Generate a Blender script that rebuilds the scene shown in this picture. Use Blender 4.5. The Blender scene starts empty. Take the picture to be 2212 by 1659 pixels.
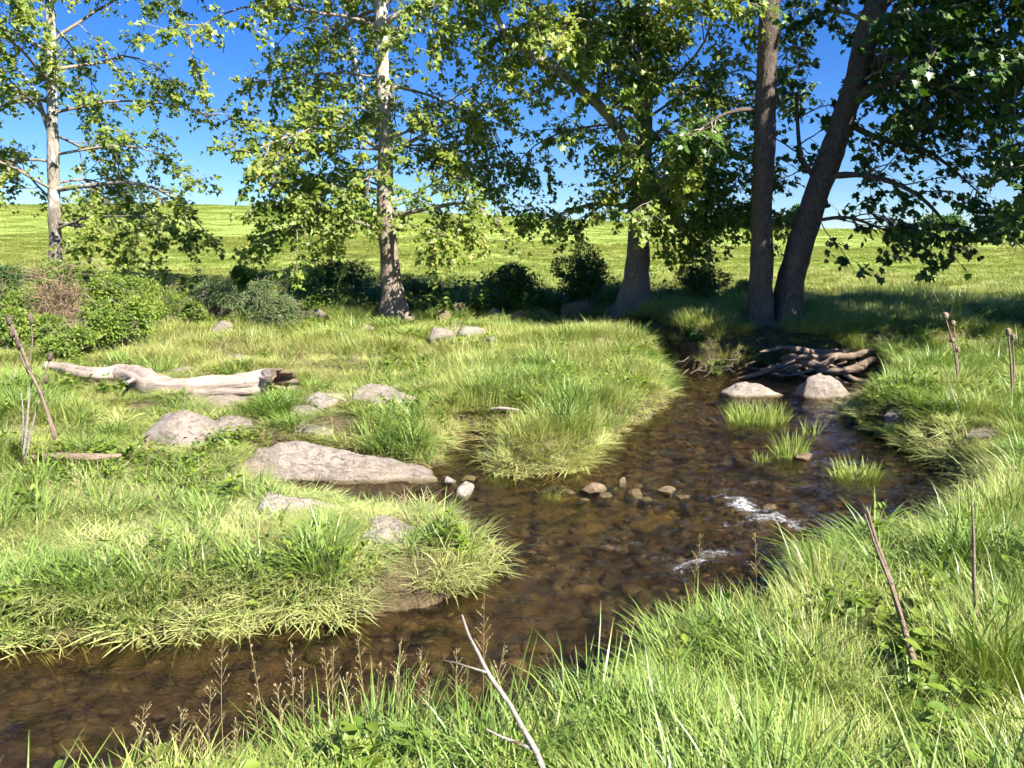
import bpy, math, random
import numpy as np
from math import radians, sin, cos, tan, pi

# ------------------------------------------------------------------ camera, light, exposure
sc = bpy.context.scene
COL = sc.collection
F_PX, CX, CY = 1671.0, 1106.0, 829.5            # focal length and centre on a 2212 x 1659 grid
EYE = 2.1
PITCH = math.atan((CY - 540.0) / F_PX)
cam_d = bpy.data.cameras.new('camera')
cam_d.sensor_width = 36.0
cam_d.lens = F_PX / 2212.0 * 36.0
cam_d.clip_start = 0.05
cam_d.clip_end = 6000
cam = bpy.data.objects.new('camera', cam_d)
cam.location = (0, 0, EYE)
cam.rotation_euler = (radians(90) - PITCH, 0, 0)
COL.objects.link(cam)
sc.camera = cam

SUN_A, SUN_E = radians(48), radians(42)         # sun behind the camera, to the right
wd = bpy.data.worlds.new('World')
sc.world = wd
wd.use_nodes = True
wn = wd.node_tree
sky = wn.nodes.new('ShaderNodeTexSky')
sky.sky_type = 'NISHITA'
sky.sun_disc = False
sky.sun_elevation = SUN_E
sky.sun_rotation = pi - SUN_A
sky.air_density = 1.0
sky.dust_density = 0.0
sky.ozone_density = 9.0
wn.nodes['Background'].inputs[1].default_value = 0.05
hue = wn.nodes.new('ShaderNodeHueSaturation')            # phone cameras render a clear sky a little more saturated
hue.inputs['Hue'].default_value = 0.514
hue.inputs['Saturation'].default_value = 1.2
wn.links.new(sky.outputs[0], hue.inputs['Color'])
wn.links.new(hue.outputs[0], wn.nodes['Background'].inputs[0])

sun_d = bpy.data.lights.new('sun', 'SUN')
sun_d.energy = 5.0
sun_d.angle = radians(0.53)
sun_d.color = (1.0, 0.955, 0.87)
sun = bpy.data.objects.new('sun', sun_d)
to_sun = (sin(SUN_A) * cos(SUN_E), -cos(SUN_A) * cos(SUN_E), sin(SUN_E))
from mathutils import Vector
sun.rotation_euler = Vector(to_sun).to_track_quat('Z', 'Y').to_euler()
COL.objects.link(sun)

sc.view_settings.view_transform = 'Standard'
sc.view_settings.look = 'None'
sc.view_settings.exposure = 1.8
sc.view_settings.gamma = 1
sc.view_settings.use_curve_mapping = False
sc.render.engine = 'CYCLES'
sc.cycles.use_denoising = True
sc.cycles.max_bounces = 4
sc.cycles.diffuse_bounces = 2
sc.cycles.use_adaptive_sampling = True
sc.cycles.adaptive_threshold = 0.03
sc.cycles.adaptive_min_samples = 12
sc.cycles.use_light_tree = False
sc.cycles.glossy_bounces = 2
sc.cycles.transmission_bounces = 3
sc.cycles.transparent_max_bounces = 8

# ------------------------------------------------------------------ helpers
RNG = np.random.default_rng(7)

def ray(u, v):
    cx, cy = (u - CX) / F_PX, (CY - v) / F_PX
    return np.array([cx, cos(PITCH) + cy * sin(PITCH), -sin(PITCH) + cy * cos(PITCH)])

def PZ(u, v, z=0.0):
    d = ray(u, v)
    return np.array([0, 0, EYE]) + d * ((z - EYE) / d[2])

def PD(u, v, dist):
    d = ray(u, v)
    return np.array([0, 0, EYE]) + d * (dist / d[1])

def _hash(ix, iy, iz, seed):
    h = (ix.astype(np.int64) * 374761393 + iy.astype(np.int64) * 668265263 + iz.astype(np.int64) * 2147483647 + seed * 974711) & 0xFFFFFFFF
    h = ((h ^ (h >> 13)) * 1274126177) & 0xFFFFFFFF
    h = ((h ^ (h >> 16)) * 2246822519) & 0xFFFFFFFF
    return ((h ^ (h >> 15)) & 0xFFFFFF) / float(0xFFFFFF)

def vnoise(x, y, z=None, seed=0):
    x = np.asarray(x, float); y = np.asarray(y, float)
    z = np.zeros_like(x) if z is None else np.asarray(z, float)
    ix, iy, iz = np.floor(x), np.floor(y), np.floor(z)
    fx, fy, fz = x - ix, y - iy, z - iz
    fx, fy, fz = [f * f * (3 - 2 * f) for f in (fx, fy, fz)]
    out = 0
    for a in (0, 1):
        for b in (0, 1):
            for c in (0, 1):
                w = (fx if a else 1 - fx) * (fy if b else 1 - fy) * (fz if c else 1 - fz)
                out = out + w * _hash(ix + a, iy + b, iz + c, seed)
    return out * 2 - 1

def fbm(x, y, z=None, oct=4, seed=0, gain=0.5):
    s, a, f = 0, 1.0, 1.0
    for o in range(oct):
        s = s + a * vnoise(np.asarray(x) * f, np.asarray(y) * f, None if z is None else np.asarray(z) * f, seed + o)
        a *= gain; f *= 2.03
    return s

def sstep(a, b, x):
    t = np.clip((np.asarray(x, float) - a) / (b - a), 0, 1)
    return t * t * (3 - 2 * t)

def make_mesh(name, V, F, attrs=None, smooth=False):
    """F: int array (n,3) or (n,4)"""
    V = np.asarray(V, np.float32); F = np.asarray(F, np.int32)
    me = bpy.data.meshes.new(name)
    k = F.shape[1]
    me.vertices.add(len(V)); me.vertices.foreach_set('co', V.ravel())
    me.loops.add(F.size); me.loops.foreach_set('vertex_index', F.ravel())
    me.polygons.add(len(F)); me.polygons.foreach_set('loop_start', np.arange(0, F.size, k, dtype=np.int32))
    if smooth:
        me.polygons.foreach_set('use_smooth', np.ones(len(F), bool))
    for an, (typ, arr) in (attrs or {}).items():
        at = me.attributes.new(an, typ, 'POINT')
        at.data.foreach_set('vector' if typ == 'FLOAT_VECTOR' else 'value', np.asarray(arr).ravel())
    me.update(calc_edges=True)
    return me

def link(name, me, mat=None, parent=None, loc=None, label=None, cat=None, group=None, kind=None):
    o = bpy.data.objects.new(name, me)
    COL.objects.link(o)
    if mat is not None and me is not None and not me.materials:
        me.materials.append(mat)
    if parent is not None:
        o.parent = parent
    if loc is not None:
        o.location = loc
    if label: o['label'] = label
    if cat: o['category'] = cat
    if group: o['group'] = group
    if kind: o['kind'] = kind
    return o

def tube(pts, rad, sides=8, rough=0.0, rfreq=4.0, seed=0, cap=True, squash=None):
    """closed tapered tube; returns V, quad F and per-vertex length fraction"""
    pts = np.asarray(pts, float); n = len(pts)
    rad = np.broadcast_to(np.asarray(rad, float), (n,)).copy()
    tan_ = np.gradient(pts, axis=0)
    tan_ /= np.linalg.norm(tan_, axis=1)[:, None] + 1e-9
    ref = np.array([0, 0, 1.0]) if abs(tan_[0][2]) < 0.9 else np.array([1.0, 0, 0])
    side = np.cross(tan_, ref); side /= np.linalg.norm(side, axis=1)[:, None] + 1e-9
    up = np.cross(side, tan_)
    a = np.linspace(0, 2 * pi, sides, endpoint=False)
    R = rad[:, None] * np.ones(sides)
    V = pts[:, None, :] + R[:, :, None] * (np.cos(a)[None, :, None] * side[:, None, :] + np.sin(a)[None, :, None] * up[:, None, :])
    if rough:
        N = V - pts[:, None, :]
        k = fbm(V[..., 0] * rfreq, V[..., 1] * rfreq, V[..., 2] * rfreq, 3, seed)
        V = V + N * (rough * k)[..., None]
    V = V.reshape(-1, 3)
    i = np.arange(n - 1)[:, None] * sides; j = np.arange(sides)[None, :]; j2 = (j + 1) % sides
    F = np.stack([i + j, i + j2, i + sides + j2, i + sides + j], -1).reshape(-1, 4)
    if cap:
        V = np.vstack([V, pts[0], pts[-1]])
        c0, c1 = n * sides, n * sides + 1
        jj = np.arange(sides); jn = (jj + 1) % sides
        F = np.vstack([F, np.stack([jj, np.full(sides, c0), np.full(sides, c0), jn], -1)[:, [0, 1, 1, 3]] if False else np.zeros((0, 4), int)])
        F = np.vstack([F, np.stack([jn, jj, np.full(sides, c0), np.full(sides, c0)], -1)[:, :4]]) if False else F
    return V, F

def spline(pts, n):
    """Catmull-Rom resample of control rows (any width)"""
    P = np.asarray(pts, float)
    P = np.vstack([2 * P[0] - P[1], P, 2 * P[-1] - P[-2]])
    m = len(P) - 3
    t = np.linspace(0, m - 1e-6, n)
    k = t.astype(int); f = (t - k)[:, None]
    a, b, c, d = P[k], P[k + 1], P[k + 2], P[k + 3]
    return 0.5 * (2 * b + (c - a) * f + (2 * a - 5 * b + 4 * c - d) * f ** 2 + (3 * b - a - 3 * c + d) * f ** 3)

class Soup:
    """collects quads / tris as quads-with-attrs, builds one mesh (triangulated)"""
    def __init__(self): self.V = []; self.T = []; self.A = []; self.n = 0
    def add(self, V, F, a=0.0):
        V = np.asarray(V, float); F = np.asarray(F, int)
        if F.shape[1] == 4:
            F = np.vstack([F[:, [0, 1, 2]], F[:, [0, 2, 3]]])
        self.V.append(V); self.T.append(F + self.n); self.n += len(V)
        self.A.append(np.broadcast_to(np.asarray(a, float), (len(V),)))
    def mesh(self, name, attr='rnd', smooth=False):
        return make_mesh(name, np.vstack(self.V), np.vstack(self.T), {attr: ('FLOAT', np.concatenate(self.A))}, smooth)

# ------------------------------------------------------------------ materials
def newmat(name):
    m = bpy.data.materials.new(name); m.use_nodes = True
    nt = m.node_tree
    for n in list(nt.nodes): nt.nodes.remove(n)
    out = nt.nodes.new('ShaderNodeOutputMaterial')
    return m, nt, out

class NB:
    def __init__(self, nt): self.nt = nt
    def n(self, t, **kw):
        nd = self.nt.nodes.new(t)
        for k, v in kw.items(): setattr(nd, k, v)
        return nd
    def l(self, a, b): self.nt.links.new(a, b)
    def val(self, sock, v):
        if hasattr(v, 'is_output') or isinstance(v, bpy.types.NodeSocket): self.l(v, sock)
        else: sock.default_value = v
    def noise(self, scale, detail=4, rough=0.55, vec=None, dist=0.0):
        nd = self.n('ShaderNodeTexNoise'); nd.inputs['Scale'].default_value = scale
        nd.inputs['Detail'].default_value = detail; nd.inputs['Roughness'].default_value = rough
        nd.inputs['Distortion'].default_value = dist
        if vec is not None: self.l(vec, nd.inputs['Vector'])
        return nd.outputs['Fac']
    def ramp(self, fac, stops):
        nd = self.n('ShaderNodeValToRGB'); el = nd.color_ramp.elements
        while len(el) < len(stops): el.new(0.5)
        for e, (p, c) in zip(el, stops):
            e.position = p; e.color = (*c, 1) if len(c) == 3 else c
        self.l(fac, nd.inputs[0]); return nd.outputs[0]
    def mix(self, fac, a, b, mode='MIX'):
        nd = self.n('ShaderNodeMix', data_type='RGBA', blend_type=mode)
        self.val(nd.inputs[0], fac)
        self.val(nd.inputs[6], a if not isinstance(a, tuple) else (*a, 1))
        self.val(nd.inputs[7], b if not isinstance(b, tuple) else (*b, 1))
        return nd.outputs[2]
    def math(self, op, a, b=0.0, c=None, clamp=False):
        nd = self.n('ShaderNodeMath', operation=op, use_clamp=clamp)
        self.val(nd.inputs[0], a); self.val(nd.inputs[1], b)
        if c is not None: self.val(nd.inputs[2], c)
        return nd.outputs[0]
    def maprange(self, v, a, b, c=0.0, d=1.0):
        nd = self.n('ShaderNodeMapRange'); self.l(v, nd.inputs[0])
        for i, x in enumerate((a, b, c, d)): nd.inputs[i + 1].default_value = x
        return nd.outputs[0]
    def attr(self, name, typ='GEOMETRY'):
        nd = self.n('ShaderNodeAttribute', attribute_name=name, attribute_type=typ); return nd
    def bump(self, h, strength=0.5, dist=0.02):
        nd = self.n('ShaderNodeBump'); nd.inputs['Strength'].default_value = strength
        nd.inputs['Distance'].default_value = dist; self.l(h, nd.inputs['Height']); return nd.outputs[0]
    def principled(self, color, rough=0.8, normal=None, spec=0.3):
        nd = self.n('ShaderNodeBsdfPrincipled')
        self.val(nd.inputs['Base Color'], (*color, 1) if isinstance(color, tuple) else color)
        self.val(nd.inputs['Roughness'], rough)
        nd.inputs['Specular IOR Level'].default_value = spec
        if normal is not None: self.l(normal, nd.inputs['Normal'])
        return nd.outputs[0]

def leafy(name, stops, rough=0.5, trans=0.35, tcol=(1.0, 1.15, 0.45), tint=None, inst=False, spec=0.35):
    """foliage: colour from per-leaf random attribute, light passes through the blade"""
    m, nt, out = newmat(name); b = NB(nt)
    a = b.attr('rnd').outputs['Fac']
    col = b.ramp(a, stops)
    if inst:
        t = b.attr('tint', 'INSTANCER').outputs['Fac']
        col = b.mix(b.math('MULTIPLY', t, 0.75), col, tint)
        bl = b.attr('along').outputs['Fac']                     # old yellowish sheath at the foot of a blade
        col = b.mix(b.maprange(bl, 0.0, 0.35, 0.55, 0.0), col, (0.26, 0.20, 0.08))
    pr = b.principled(col, rough, None, spec)
    tr = b.n('ShaderNodeBsdfTranslucent')
    b.l(b.mix(1.0, col, tcol, 'MULTIPLY'), tr.inputs[0])
    mx = b.n('ShaderNodeMixShader'); mx.inputs[0].default_value = trans
    b.l(pr, mx.inputs[1]); b.l(tr.outputs[0], mx.inputs[2]); b.l(mx.outputs[0], out.inputs[0])
    return m

M = {}
M['sycamore_leaf'] = leafy('sycamore_leaf', [(0, (0.085, 0.145, 0.022)), (0.45, (0.175, 0.24, 0.035)), (0.85, (0.30, 0.335, 0.06)), (1, (0.37, 0.32, 0.08))], 0.42, 0.45)
M['dark_shaded_leaf'] = leafy('dark_shaded_leaf', [(0, (0.035, 0.075, 0.016)), (0.6, (0.06, 0.12, 0.02)), (1, (0.12, 0.19, 0.03))], 0.4, 0.3)  # darker leaf greens: canopy shade put into the colour; also dark far trees
M['shrub_leaf'] = leafy('shrub_leaf', [(0, (0.08, 0.14, 0.02)), (0.6, (0.19, 0.26, 0.035)), (1, (0.30, 0.33, 0.06))], 0.5, 0.4)
M['grey_leaf'] = leafy('grey_leaf', [(0, (0.07, 0.105, 0.035)), (1, (0.19, 0.24, 0.085))], 0.6, 0.25)
M['dead_twig'] = leafy('dead_twig', [(0, (0.16, 0.10, 0.06)), (1, (0.36, 0.26, 0.17))], 0.9, 0.0)

G = [(0, (0.15, 0.22, 0.035)), (0.55, (0.29, 0.355, 0.075)), (0.9, (0.40, 0.43, 0.13)), (1, (0.52, 0.46, 0.23))]
M['grass'] = leafy('grass', [(p, tuple(c * .95 for c in q)) for p, q in G], 0.45, 0.2, tint=(0.35, 0.35, 0.105), inst=True)
M['matted'] = leafy('matted', [(0, (0.15, 0.215, 0.05)), (0.5, (0.29, 0.35, 0.11)), (0.88, (0.41, 0.435, 0.18)), (1, (0.54, 0.47, 0.27))], 0.4, 0.18, tint=(0.42, 0.40, 0.14), inst=True)
M['coarse'] = leafy('coarse', [(0, (0.08, 0.15, 0.03)), (0.7, (0.19, 0.28, 0.055)), (1, (0.30, 0.36, 0.09))], 0.4, 0.22, tint=(0.17, 0.23, 0.05), inst=True)
M['straw'] = leafy('straw', [(0, (0.17, 0.125, 0.065)), (0.6, (0.33, 0.265, 0.15)), (1, (0.46, 0.38, 0.235))], 0.7, 0.2, tcol=(1, 0.9, 0.6), tint=(0.30, 0.25, 0.12), inst=True)
M['weed'] = leafy('weed', [(0, (0.06, 0.12, 0.02)), (0.7, (0.14, 0.22, 0.03)), (1, (0.22, 0.29, 0.04))], 0.45, 0.35, tint=(0.2, 0.25, 0.03), inst=True)
M['weed_dark'] = leafy('weed_dark', [(0, (0.06, 0.11, 0.02)), (0.7, (0.13, 0.20, 0.032)), (1, (0.20, 0.26, 0.045))], 0.45, 0.3, tint=(0.14, 0.18, 0.03), inst=True)
M['seed'] = leafy('seed', [(0, (0.24, 0.22, 0.08)), (0.5, (0.42, 0.33, 0.16)), (1, (0.55, 0.43, 0.26))], 0.7, 0.25, tcol=(1, 0.9, 0.6))
M['clump'] = leafy('clump', G, 0.45, 0.35)

def bark_mat(name, pale_from, pale_to, pale=(0.40, 0.37, 0.31), mid=(0.23, 0.20, 0.155), dark=(0.115, 0.085, 0.065)):
    m, nt, out = newmat(name); b = NB(nt)
    tc = b.n('ShaderNodeTexCoord').outputs['Object']
    mp = b.n('ShaderNodeMapping'); b.l(tc, mp.inputs[0]); mp.inputs['Scale'].default_value = (1, 1, 0.45)
    big = b.noise(4.5, 5, 0.62, mp.outputs[0], 0.8)
    fine = b.noise(26, 5, 0.65, mp.outputs[0])
    sep = b.n('ShaderNodeSeparateXYZ'); b.l(tc, sep.inputs[0])
    h = b.maprange(sep.outputs[2], pale_from, pale_to, -0.22, 0.24)
    k = b.math('ADD', big, h)
    rough_bark = b.mix(b.maprange(fine, 0.35, 0.65), dark, mid)
    tan_ = b.mix(b.maprange(fine, 0.3, 0.7), mid, tuple(min(.34, c * 1.5) for c in mid))
    col = b.mix(b.maprange(k, 0.44, 0.50), rough_bark, tan_)
    col = b.mix(b.maprange(k, 0.56, 0.60), col, pale)
    hgt = b.math('ADD', b.math('MULTIPLY', fine, 0.6), b.math('MULTIPLY', big, 1.0))
    b.l(b.principled(col, 0.85, b.bump(hgt, 0.9, 0.05), 0.2), out.inputs[0])
    return m
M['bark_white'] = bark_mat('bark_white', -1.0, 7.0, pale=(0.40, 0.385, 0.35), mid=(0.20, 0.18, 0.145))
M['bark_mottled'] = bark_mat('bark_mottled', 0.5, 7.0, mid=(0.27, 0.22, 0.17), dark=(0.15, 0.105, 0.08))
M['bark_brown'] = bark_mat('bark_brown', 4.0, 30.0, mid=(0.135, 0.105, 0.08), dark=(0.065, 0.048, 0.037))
M['limb_white'] = bark_mat('limb_white', -9, -4, pale=(0.40, 0.37, 0.32))

def twig_mat():
    m, nt, out = newmat('twig'); b = NB(nt)
    n = b.noise(9, 3)
    b.l(b.principled(b.mix(n, (0.12, 0.085, 0.06), (0.33, 0.28, 0.21)), 0.85), out.inputs[0]); return m
M['twig'] = twig_mat()

def rock_mat(name, c1, c2, c3, moss=0.25):
    m, nt, out = newmat(name); b = NB(nt)
    tc = b.n('ShaderNodeTexCoord').outputs['Object']
    n1 = b.noise(2.2, 6, 0.6, tc, 0.4); n2 = b.noise(14, 6, 0.7, tc); n3 = b.noise(55, 4, 0.7, tc)
    col = b.mix(b.maprange(n1, 0.35, 0.65), c1, c2)
    col = b.mix(b.maprange(n2, 0.50, 0.66, 0, 0.65), col, c3)
    col = b.mix(b.maprange(n3, 0.58, 0.72, 0, 0.5), col, (0.12, 0.10, 0.08))
    col = b.mix(b.math('MULTIPLY', b.maprange(b.noise(3.1, 5, 0.6, tc), 0.55, 0.68), moss), col, (0.17, 0.16, 0.06))
    mpz = b.n('ShaderNodeMapping'); b.l(tc, mpz.inputs[0]); mpz.inputs['Scale'].default_value = (1, 1.6, 5)
    nb = b.noise(3.0, 7, 0.62, mpz.outputs[0], 1.2)
    crack = b.maprange(b.math('ABSOLUTE', b.math('SUBTRACT', nb, 0.5)), 0.0, 0.012, 0.0, 1.0)       # thin wandering seams
    col = b.mix(crack, b.mix(0.45, col, (0.08, 0.06, 0.05)), col)
    sep = b.n('ShaderNodeSeparateXYZ'); b.l(b.n('ShaderNodeNewGeometry').outputs['Position'], sep.inputs[0])
    wl = b.math('ADD', sep.outputs[2], b.math('MULTIPLY', n2, 0.03))
    wet = b.maprange(wl, 0.03, 0.055, 1.0, 0.0)                                 # damp algae band at the waterline
    col = b.mix(b.math('MULTIPLY', wet, 0.8), col, (0.10, 0.075, 0.03))
    h = b.math('ADD', b.math('MULTIPLY', n2, 0.7), b.math('ADD', b.math('MULTIPLY', n3, 0.35), b.math('MULTIPLY', crack, 0.12)))
    b.l(b.principled(col, 0.85, b.bump(h, 0.9, 0.05), 0.25), out.inputs[0]); return m
M['limestone'] = rock_mat('limestone', (0.31, 0.26, 0.215), (0.24, 0.195, 0.16), (0.165, 0.13, 0.105))
M['pale_stone'] = rock_mat('pale_stone', (0.33, 0.285, 0.24), (0.26, 0.22, 0.18), (0.20, 0.16, 0.125), 0.1)
M['ochre_stone'] = rock_mat('ochre_stone', (0.25, 0.18, 0.115), (0.20, 0.135, 0.08), (0.15, 0.095, 0.05), 0.5)
M['algae_stone'] = rock_mat('algae_stone', (0.16, 0.115, 0.045), (0.11, 0.075, 0.03), (0.08, 0.055, 0.02), 0.6)

def wood_mat(name, c1, c2, c3):
    m, nt, out = newmat(name); b = NB(nt)
    tc = b.n('ShaderNodeTexCoord').outputs['Object']
    mp = b.n('ShaderNodeMapping'); b.l(tc, mp.inputs[0]); mp.inputs['Scale'].default_value = (1.0, 11, 11)
    g = b.noise(3.0, 6, 0.65, mp.outputs[0], 0.5); n2 = b.noise(4, 5, 0.6, tc); n3 = b.noise(40, 3, 0.6, tc)
    col = b.mix(b.maprange(g, 0.35, 0.65), c1, c2)
    col = b.mix(b.maprange(n2, 0.5, 0.7, 0, 0.7), col, c3)
    col = b.mix(b.maprange(g, 0.36, 0.31), col, (0.09, 0.065, 0.045))
    b.l(b.principled(col, 0.85, b.bump(b.math('ADD', g, b.math('MULTIPLY', n3, 0.3)), 0.9, 0.02), 0.2), out.inputs[0]); return m
M['driftwood'] = wood_mat('driftwood', (0.38, 0.305, 0.255), (0.30, 0.235, 0.195), (0.20, 0.15, 0.12))
M['dark_wood'] = wood_mat('dark_wood', (0.13, 0.10, 0.075), (0.085, 0.065, 0.05), (0.06, 0.045, 0.035))
M['root'] = wood_mat('root', (0.25, 0.185, 0.13), (0.17, 0.12, 0.085), (0.11, 0.075, 0.05))
M['dead_stem'] = wood_mat('dead_stem', (0.25, 0.19, 0.14), (0.18, 0.13, 0.09), (0.12, 0.08, 0.055))
M['pale_stick'] = wood_mat('pale_stick', (0.33, 0.295, 0.255), (0.25, 0.21, 0.175), (0.17, 0.135, 0.105))

def ground_mat():
    m, nt, out = newmat('ground'); b = NB(nt)
    pos = b.n('ShaderNodeNewGeometry').outputs['Position']
    n1 = b.noise(1.3, 5, 0.6, pos); n2 = b.noise(18, 5, 0.7, pos); n3 = b.noise(90, 4, 0.7, pos)
    soil = b.mix(b.maprange(n2, 0.35, 0.65), (0.055, 0.042, 0.025), (0.16, 0.125, 0.065))
    soil = b.mix(b.maprange(n1, 0.45, 0.6, 0, 0.6), soil, (0.075, 0.095, 0.022))
    mp = b.n('ShaderNodeMapping'); b.l(pos, mp.inputs[0]); mp.inputs['Scale'].default_value = (0.06, 0.22, 0.2); mp.inputs['Rotation'].default_value = (0, 0, 0.12)
    f1 = b.noise(3.0, 6, 0.6, mp.outputs[0]); f2 = b.noise(5.0, 6, 0.75, pos)
    far = b.mix(b.maprange(f1, 0.35, 0.65), (0.20, 0.28, 0.055), (0.28, 0.345, 0.085))
    far = b.mix(b.maprange(f2, 0.5, 0.72, 0, 0.7), far, (0.31, 0.34, 0.11))
    dist = b.attr('far').outputs['Fac']
    col = b.mix(dist, soil, far)
    bed = b.attr('bed').outputs['Fac']
    bc = b.mix(b.maprange(b.noise(9, 6, 0.7, pos), 0.35, 0.65), (0.040, 0.028, 0.016), (0.145, 0.10, 0.056))
    bc = b.mix(b.maprange(b.noise(3.3, 4, 0.6, pos), 0.5, 0.7, 0, 0.6), bc, (0.17, 0.135, 0.04))
    bc = b.mix(b.math('MULTIPLY', b.attr('shoal').outputs['Fac'], .8), bc, b.mix(b.maprange(n2, .4, .6), (0.10, 0.075, 0.022), (0.24, 0.17, 0.055)))
    col = b.mix(bed, col, bc)
    b.l(b.principled(col, 0.95, b.bump(b.math('ADD', n2, b.math('MULTIPLY', n3, 0.5)), 0.8, 0.04), 0.1), out.inputs[0]); return m
M['ground'] = ground_mat()

def water_mat():
    m, nt, out = newmat('water'); b = NB(nt)
    pos = b.n('ShaderNodeNewGeometry').outputs['Position']
    mp = b.n('ShaderNodeMapping'); b.l(pos, mp.inputs[0]); mp.inputs['Scale'].default_value = (0.75, 1.6, 1); mp.inputs['Rotation'].default_value = (0, 0, -0.25)
    n1 = b.noise(5.0, 4, 0.6, mp.outputs[0], 0.6); n2 = b.noise(17, 3, 0.6, mp.outputs[0], 0.9); n3 = b.noise(48, 2, 0.5, mp.outputs[0], 0.4)
    ch = b.attr('chop').outputs['Fac']
    h = b.math('ADD', b.math('MULTIPLY', n1, 0.7), b.math('ADD', b.math('MULTIPLY', n2, 0.7), b.math('MULTIPLY', n3, 0.3)))
    h = b.math('MULTIPLY', h, b.math('ADD', ch, 0.35))
    nrm = b.bump(h, 1.0, 0.016)
    nrm2 = b.bump(h, 1.0, 0.07)
    fr = b.n('ShaderNodeFresnel'); fr.inputs['IOR'].default_value = 1.33; b.l(nrm, fr.inputs['Normal'])
    tp = b.n('ShaderNodeBsdfTransparent'); tp.inputs[0].default_value = (0.80, 0.73, 0.58, 1)
    silt = b.n('ShaderNodeBsdfDiffuse'); silt.inputs[0].default_value = (0.15, 0.115, 0.07, 1); b.l(nrm2, silt.inputs['Normal'])     # fine silt carried in the current
    rf = b.n('ShaderNodeBsdfRefraction'); rf.inputs['IOR'].default_value = 1.33; rf.inputs['Roughness'].default_value = 0.0; rf.inputs[0].default_value = (0.80, 0.73, 0.58, 1); b.l(nrm2, rf.inputs['Normal'])
    mr = b.n('ShaderNodeMixShader'); mr.inputs[0].default_value = 0.3; b.l(tp.outputs[0], mr.inputs[1]); b.l(rf.outputs[0], mr.inputs[2])
    ms = b.n('ShaderNodeMixShader'); ms.inputs[0].default_value = 0.02; b.l(mr.outputs[0], ms.inputs[1]); b.l(silt.outputs[0], ms.inputs[2])
    gl = b.n('ShaderNodeBsdfGlossy'); gl.inputs['Roughness'].default_value = 0.05; b.l(nrm, gl.inputs['Normal'])
    mx = b.n('ShaderNodeMixShader'); b.l(fr.outputs[0], mx.inputs[0]); b.l(ms.outputs[0], mx.inputs[1]); b.l(gl.outputs[0], mx.inputs[2])
    fo = b.attr('foam_glint').outputs['Fac']
    mf = b.n('ShaderNodeMapping'); b.l(pos, mf.inputs[0]); mf.inputs['Scale'].default_value = (0.8, 2.2, 1); mf.inputs['Rotation'].default_value = (0, 0, 0.5)
    fn = b.noise(26, 6, 0.85, mf.outputs[0], 1.0)
    fm = b.maprange(b.math('ADD', fo, b.math('MULTIPLY', b.math('SUBTRACT', fn, 0.5), 4.2)), 0.80, 1.5)
    df = b.principled((0.80, 0.82, 0.84), 0.6, b.bump(fn, 0.8, 0.03))
    m2 = b.n('ShaderNodeMixShader'); b.l(b.math('MULTIPLY', fm, 0.72), m2.inputs[0]); b.l(mx.outputs[0], m2.inputs[1]); b.l(df, m2.inputs[2])
    b.l(m2.outputs[0], out.inputs[0]); return m
M['water'] = water_mat()

def pebble_mat():
    m, nt, out = newmat('pebble'); b = NB(nt)
    t = b.attr('tint', 'INSTANCER').outputs['Fac']
    col = b.ramp(t, [(0, (0.025, 0.02, 0.012)), (.45, (0.08, 0.057, 0.033)), (.8, (0.15, 0.11, 0.055)), (1, (0.28, 0.19, 0.11))])
    tc = b.n('ShaderNodeTexCoord').outputs['Object']
    col = b.mix(b.maprange(b.noise(2.5, 4, .6, tc), .45, .65, 0, .6), col, (0.09, 0.075, 0.025))
    b.l(b.principled(col, .8), out.inputs[0]); return m
M['pebble'] = pebble_mat()

# ------------------------------------------------------------------ terrain
W_PX = [(1190, 744), (1260, 750), (1330, 762), (1385, 778), (1425, 800), (1446, 835), (1446, 868), (1420, 893), (1378, 912), (1342, 938), (1310, 962),
        (1288, 990), (1265, 1010), (1200, 1022), (1100, 1024), (1052, 1008), (1046, 988), (1090, 968), (1150, 950), (1090, 938), (1010, 946), (968, 966), (948, 992),
        (925, 1020), (890, 1025), (800, 1012), (600, 1000), (548, 1030), (560, 1062), (640, 1082), (740, 1093), (850, 1102), (945, 1113), (985, 1140), (1005, 1172),
        (1082, 1190), (1078, 1212), (1035, 1250), (955, 1296), (850, 1322), (700, 1342), (500, 1358), (350, 1370), (150, 1388), (0, 1402), (-500, 1430), (-1500, 1450),
        (-3200, 1470), (-3200, 2300), (-900, 2100), (0, 1930), (250, 1850), (480, 1790), (700, 1745), (900, 1705), (1100, 1670), (1250, 1630), (1345, 1560), (1392, 1460), (1450, 1425),
        (1560, 1405), (1650, 1375), (1712, 1310), (1722, 1255), (1728, 1215), (1770, 1196), (1850, 1186), (1940, 1188), (2020, 1165), (2090, 1115), (2100, 1062), (2060, 1015), (1990, 982), (1920, 950),
        (1860, 920), (1822, 896), (1860, 878), (1915, 862), (1925, 842), (1880, 818), (1800, 806), (1720, 800), (1640, 792), (1560, 800), (1520, 800), (1470, 792), (1440, 776), (1400, 758),
        (1330, 746), (1260, 738), (1190, 733)]
WPOLY = np.array([PZ(u, v)[:2] for u, v in W_PX])

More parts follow.
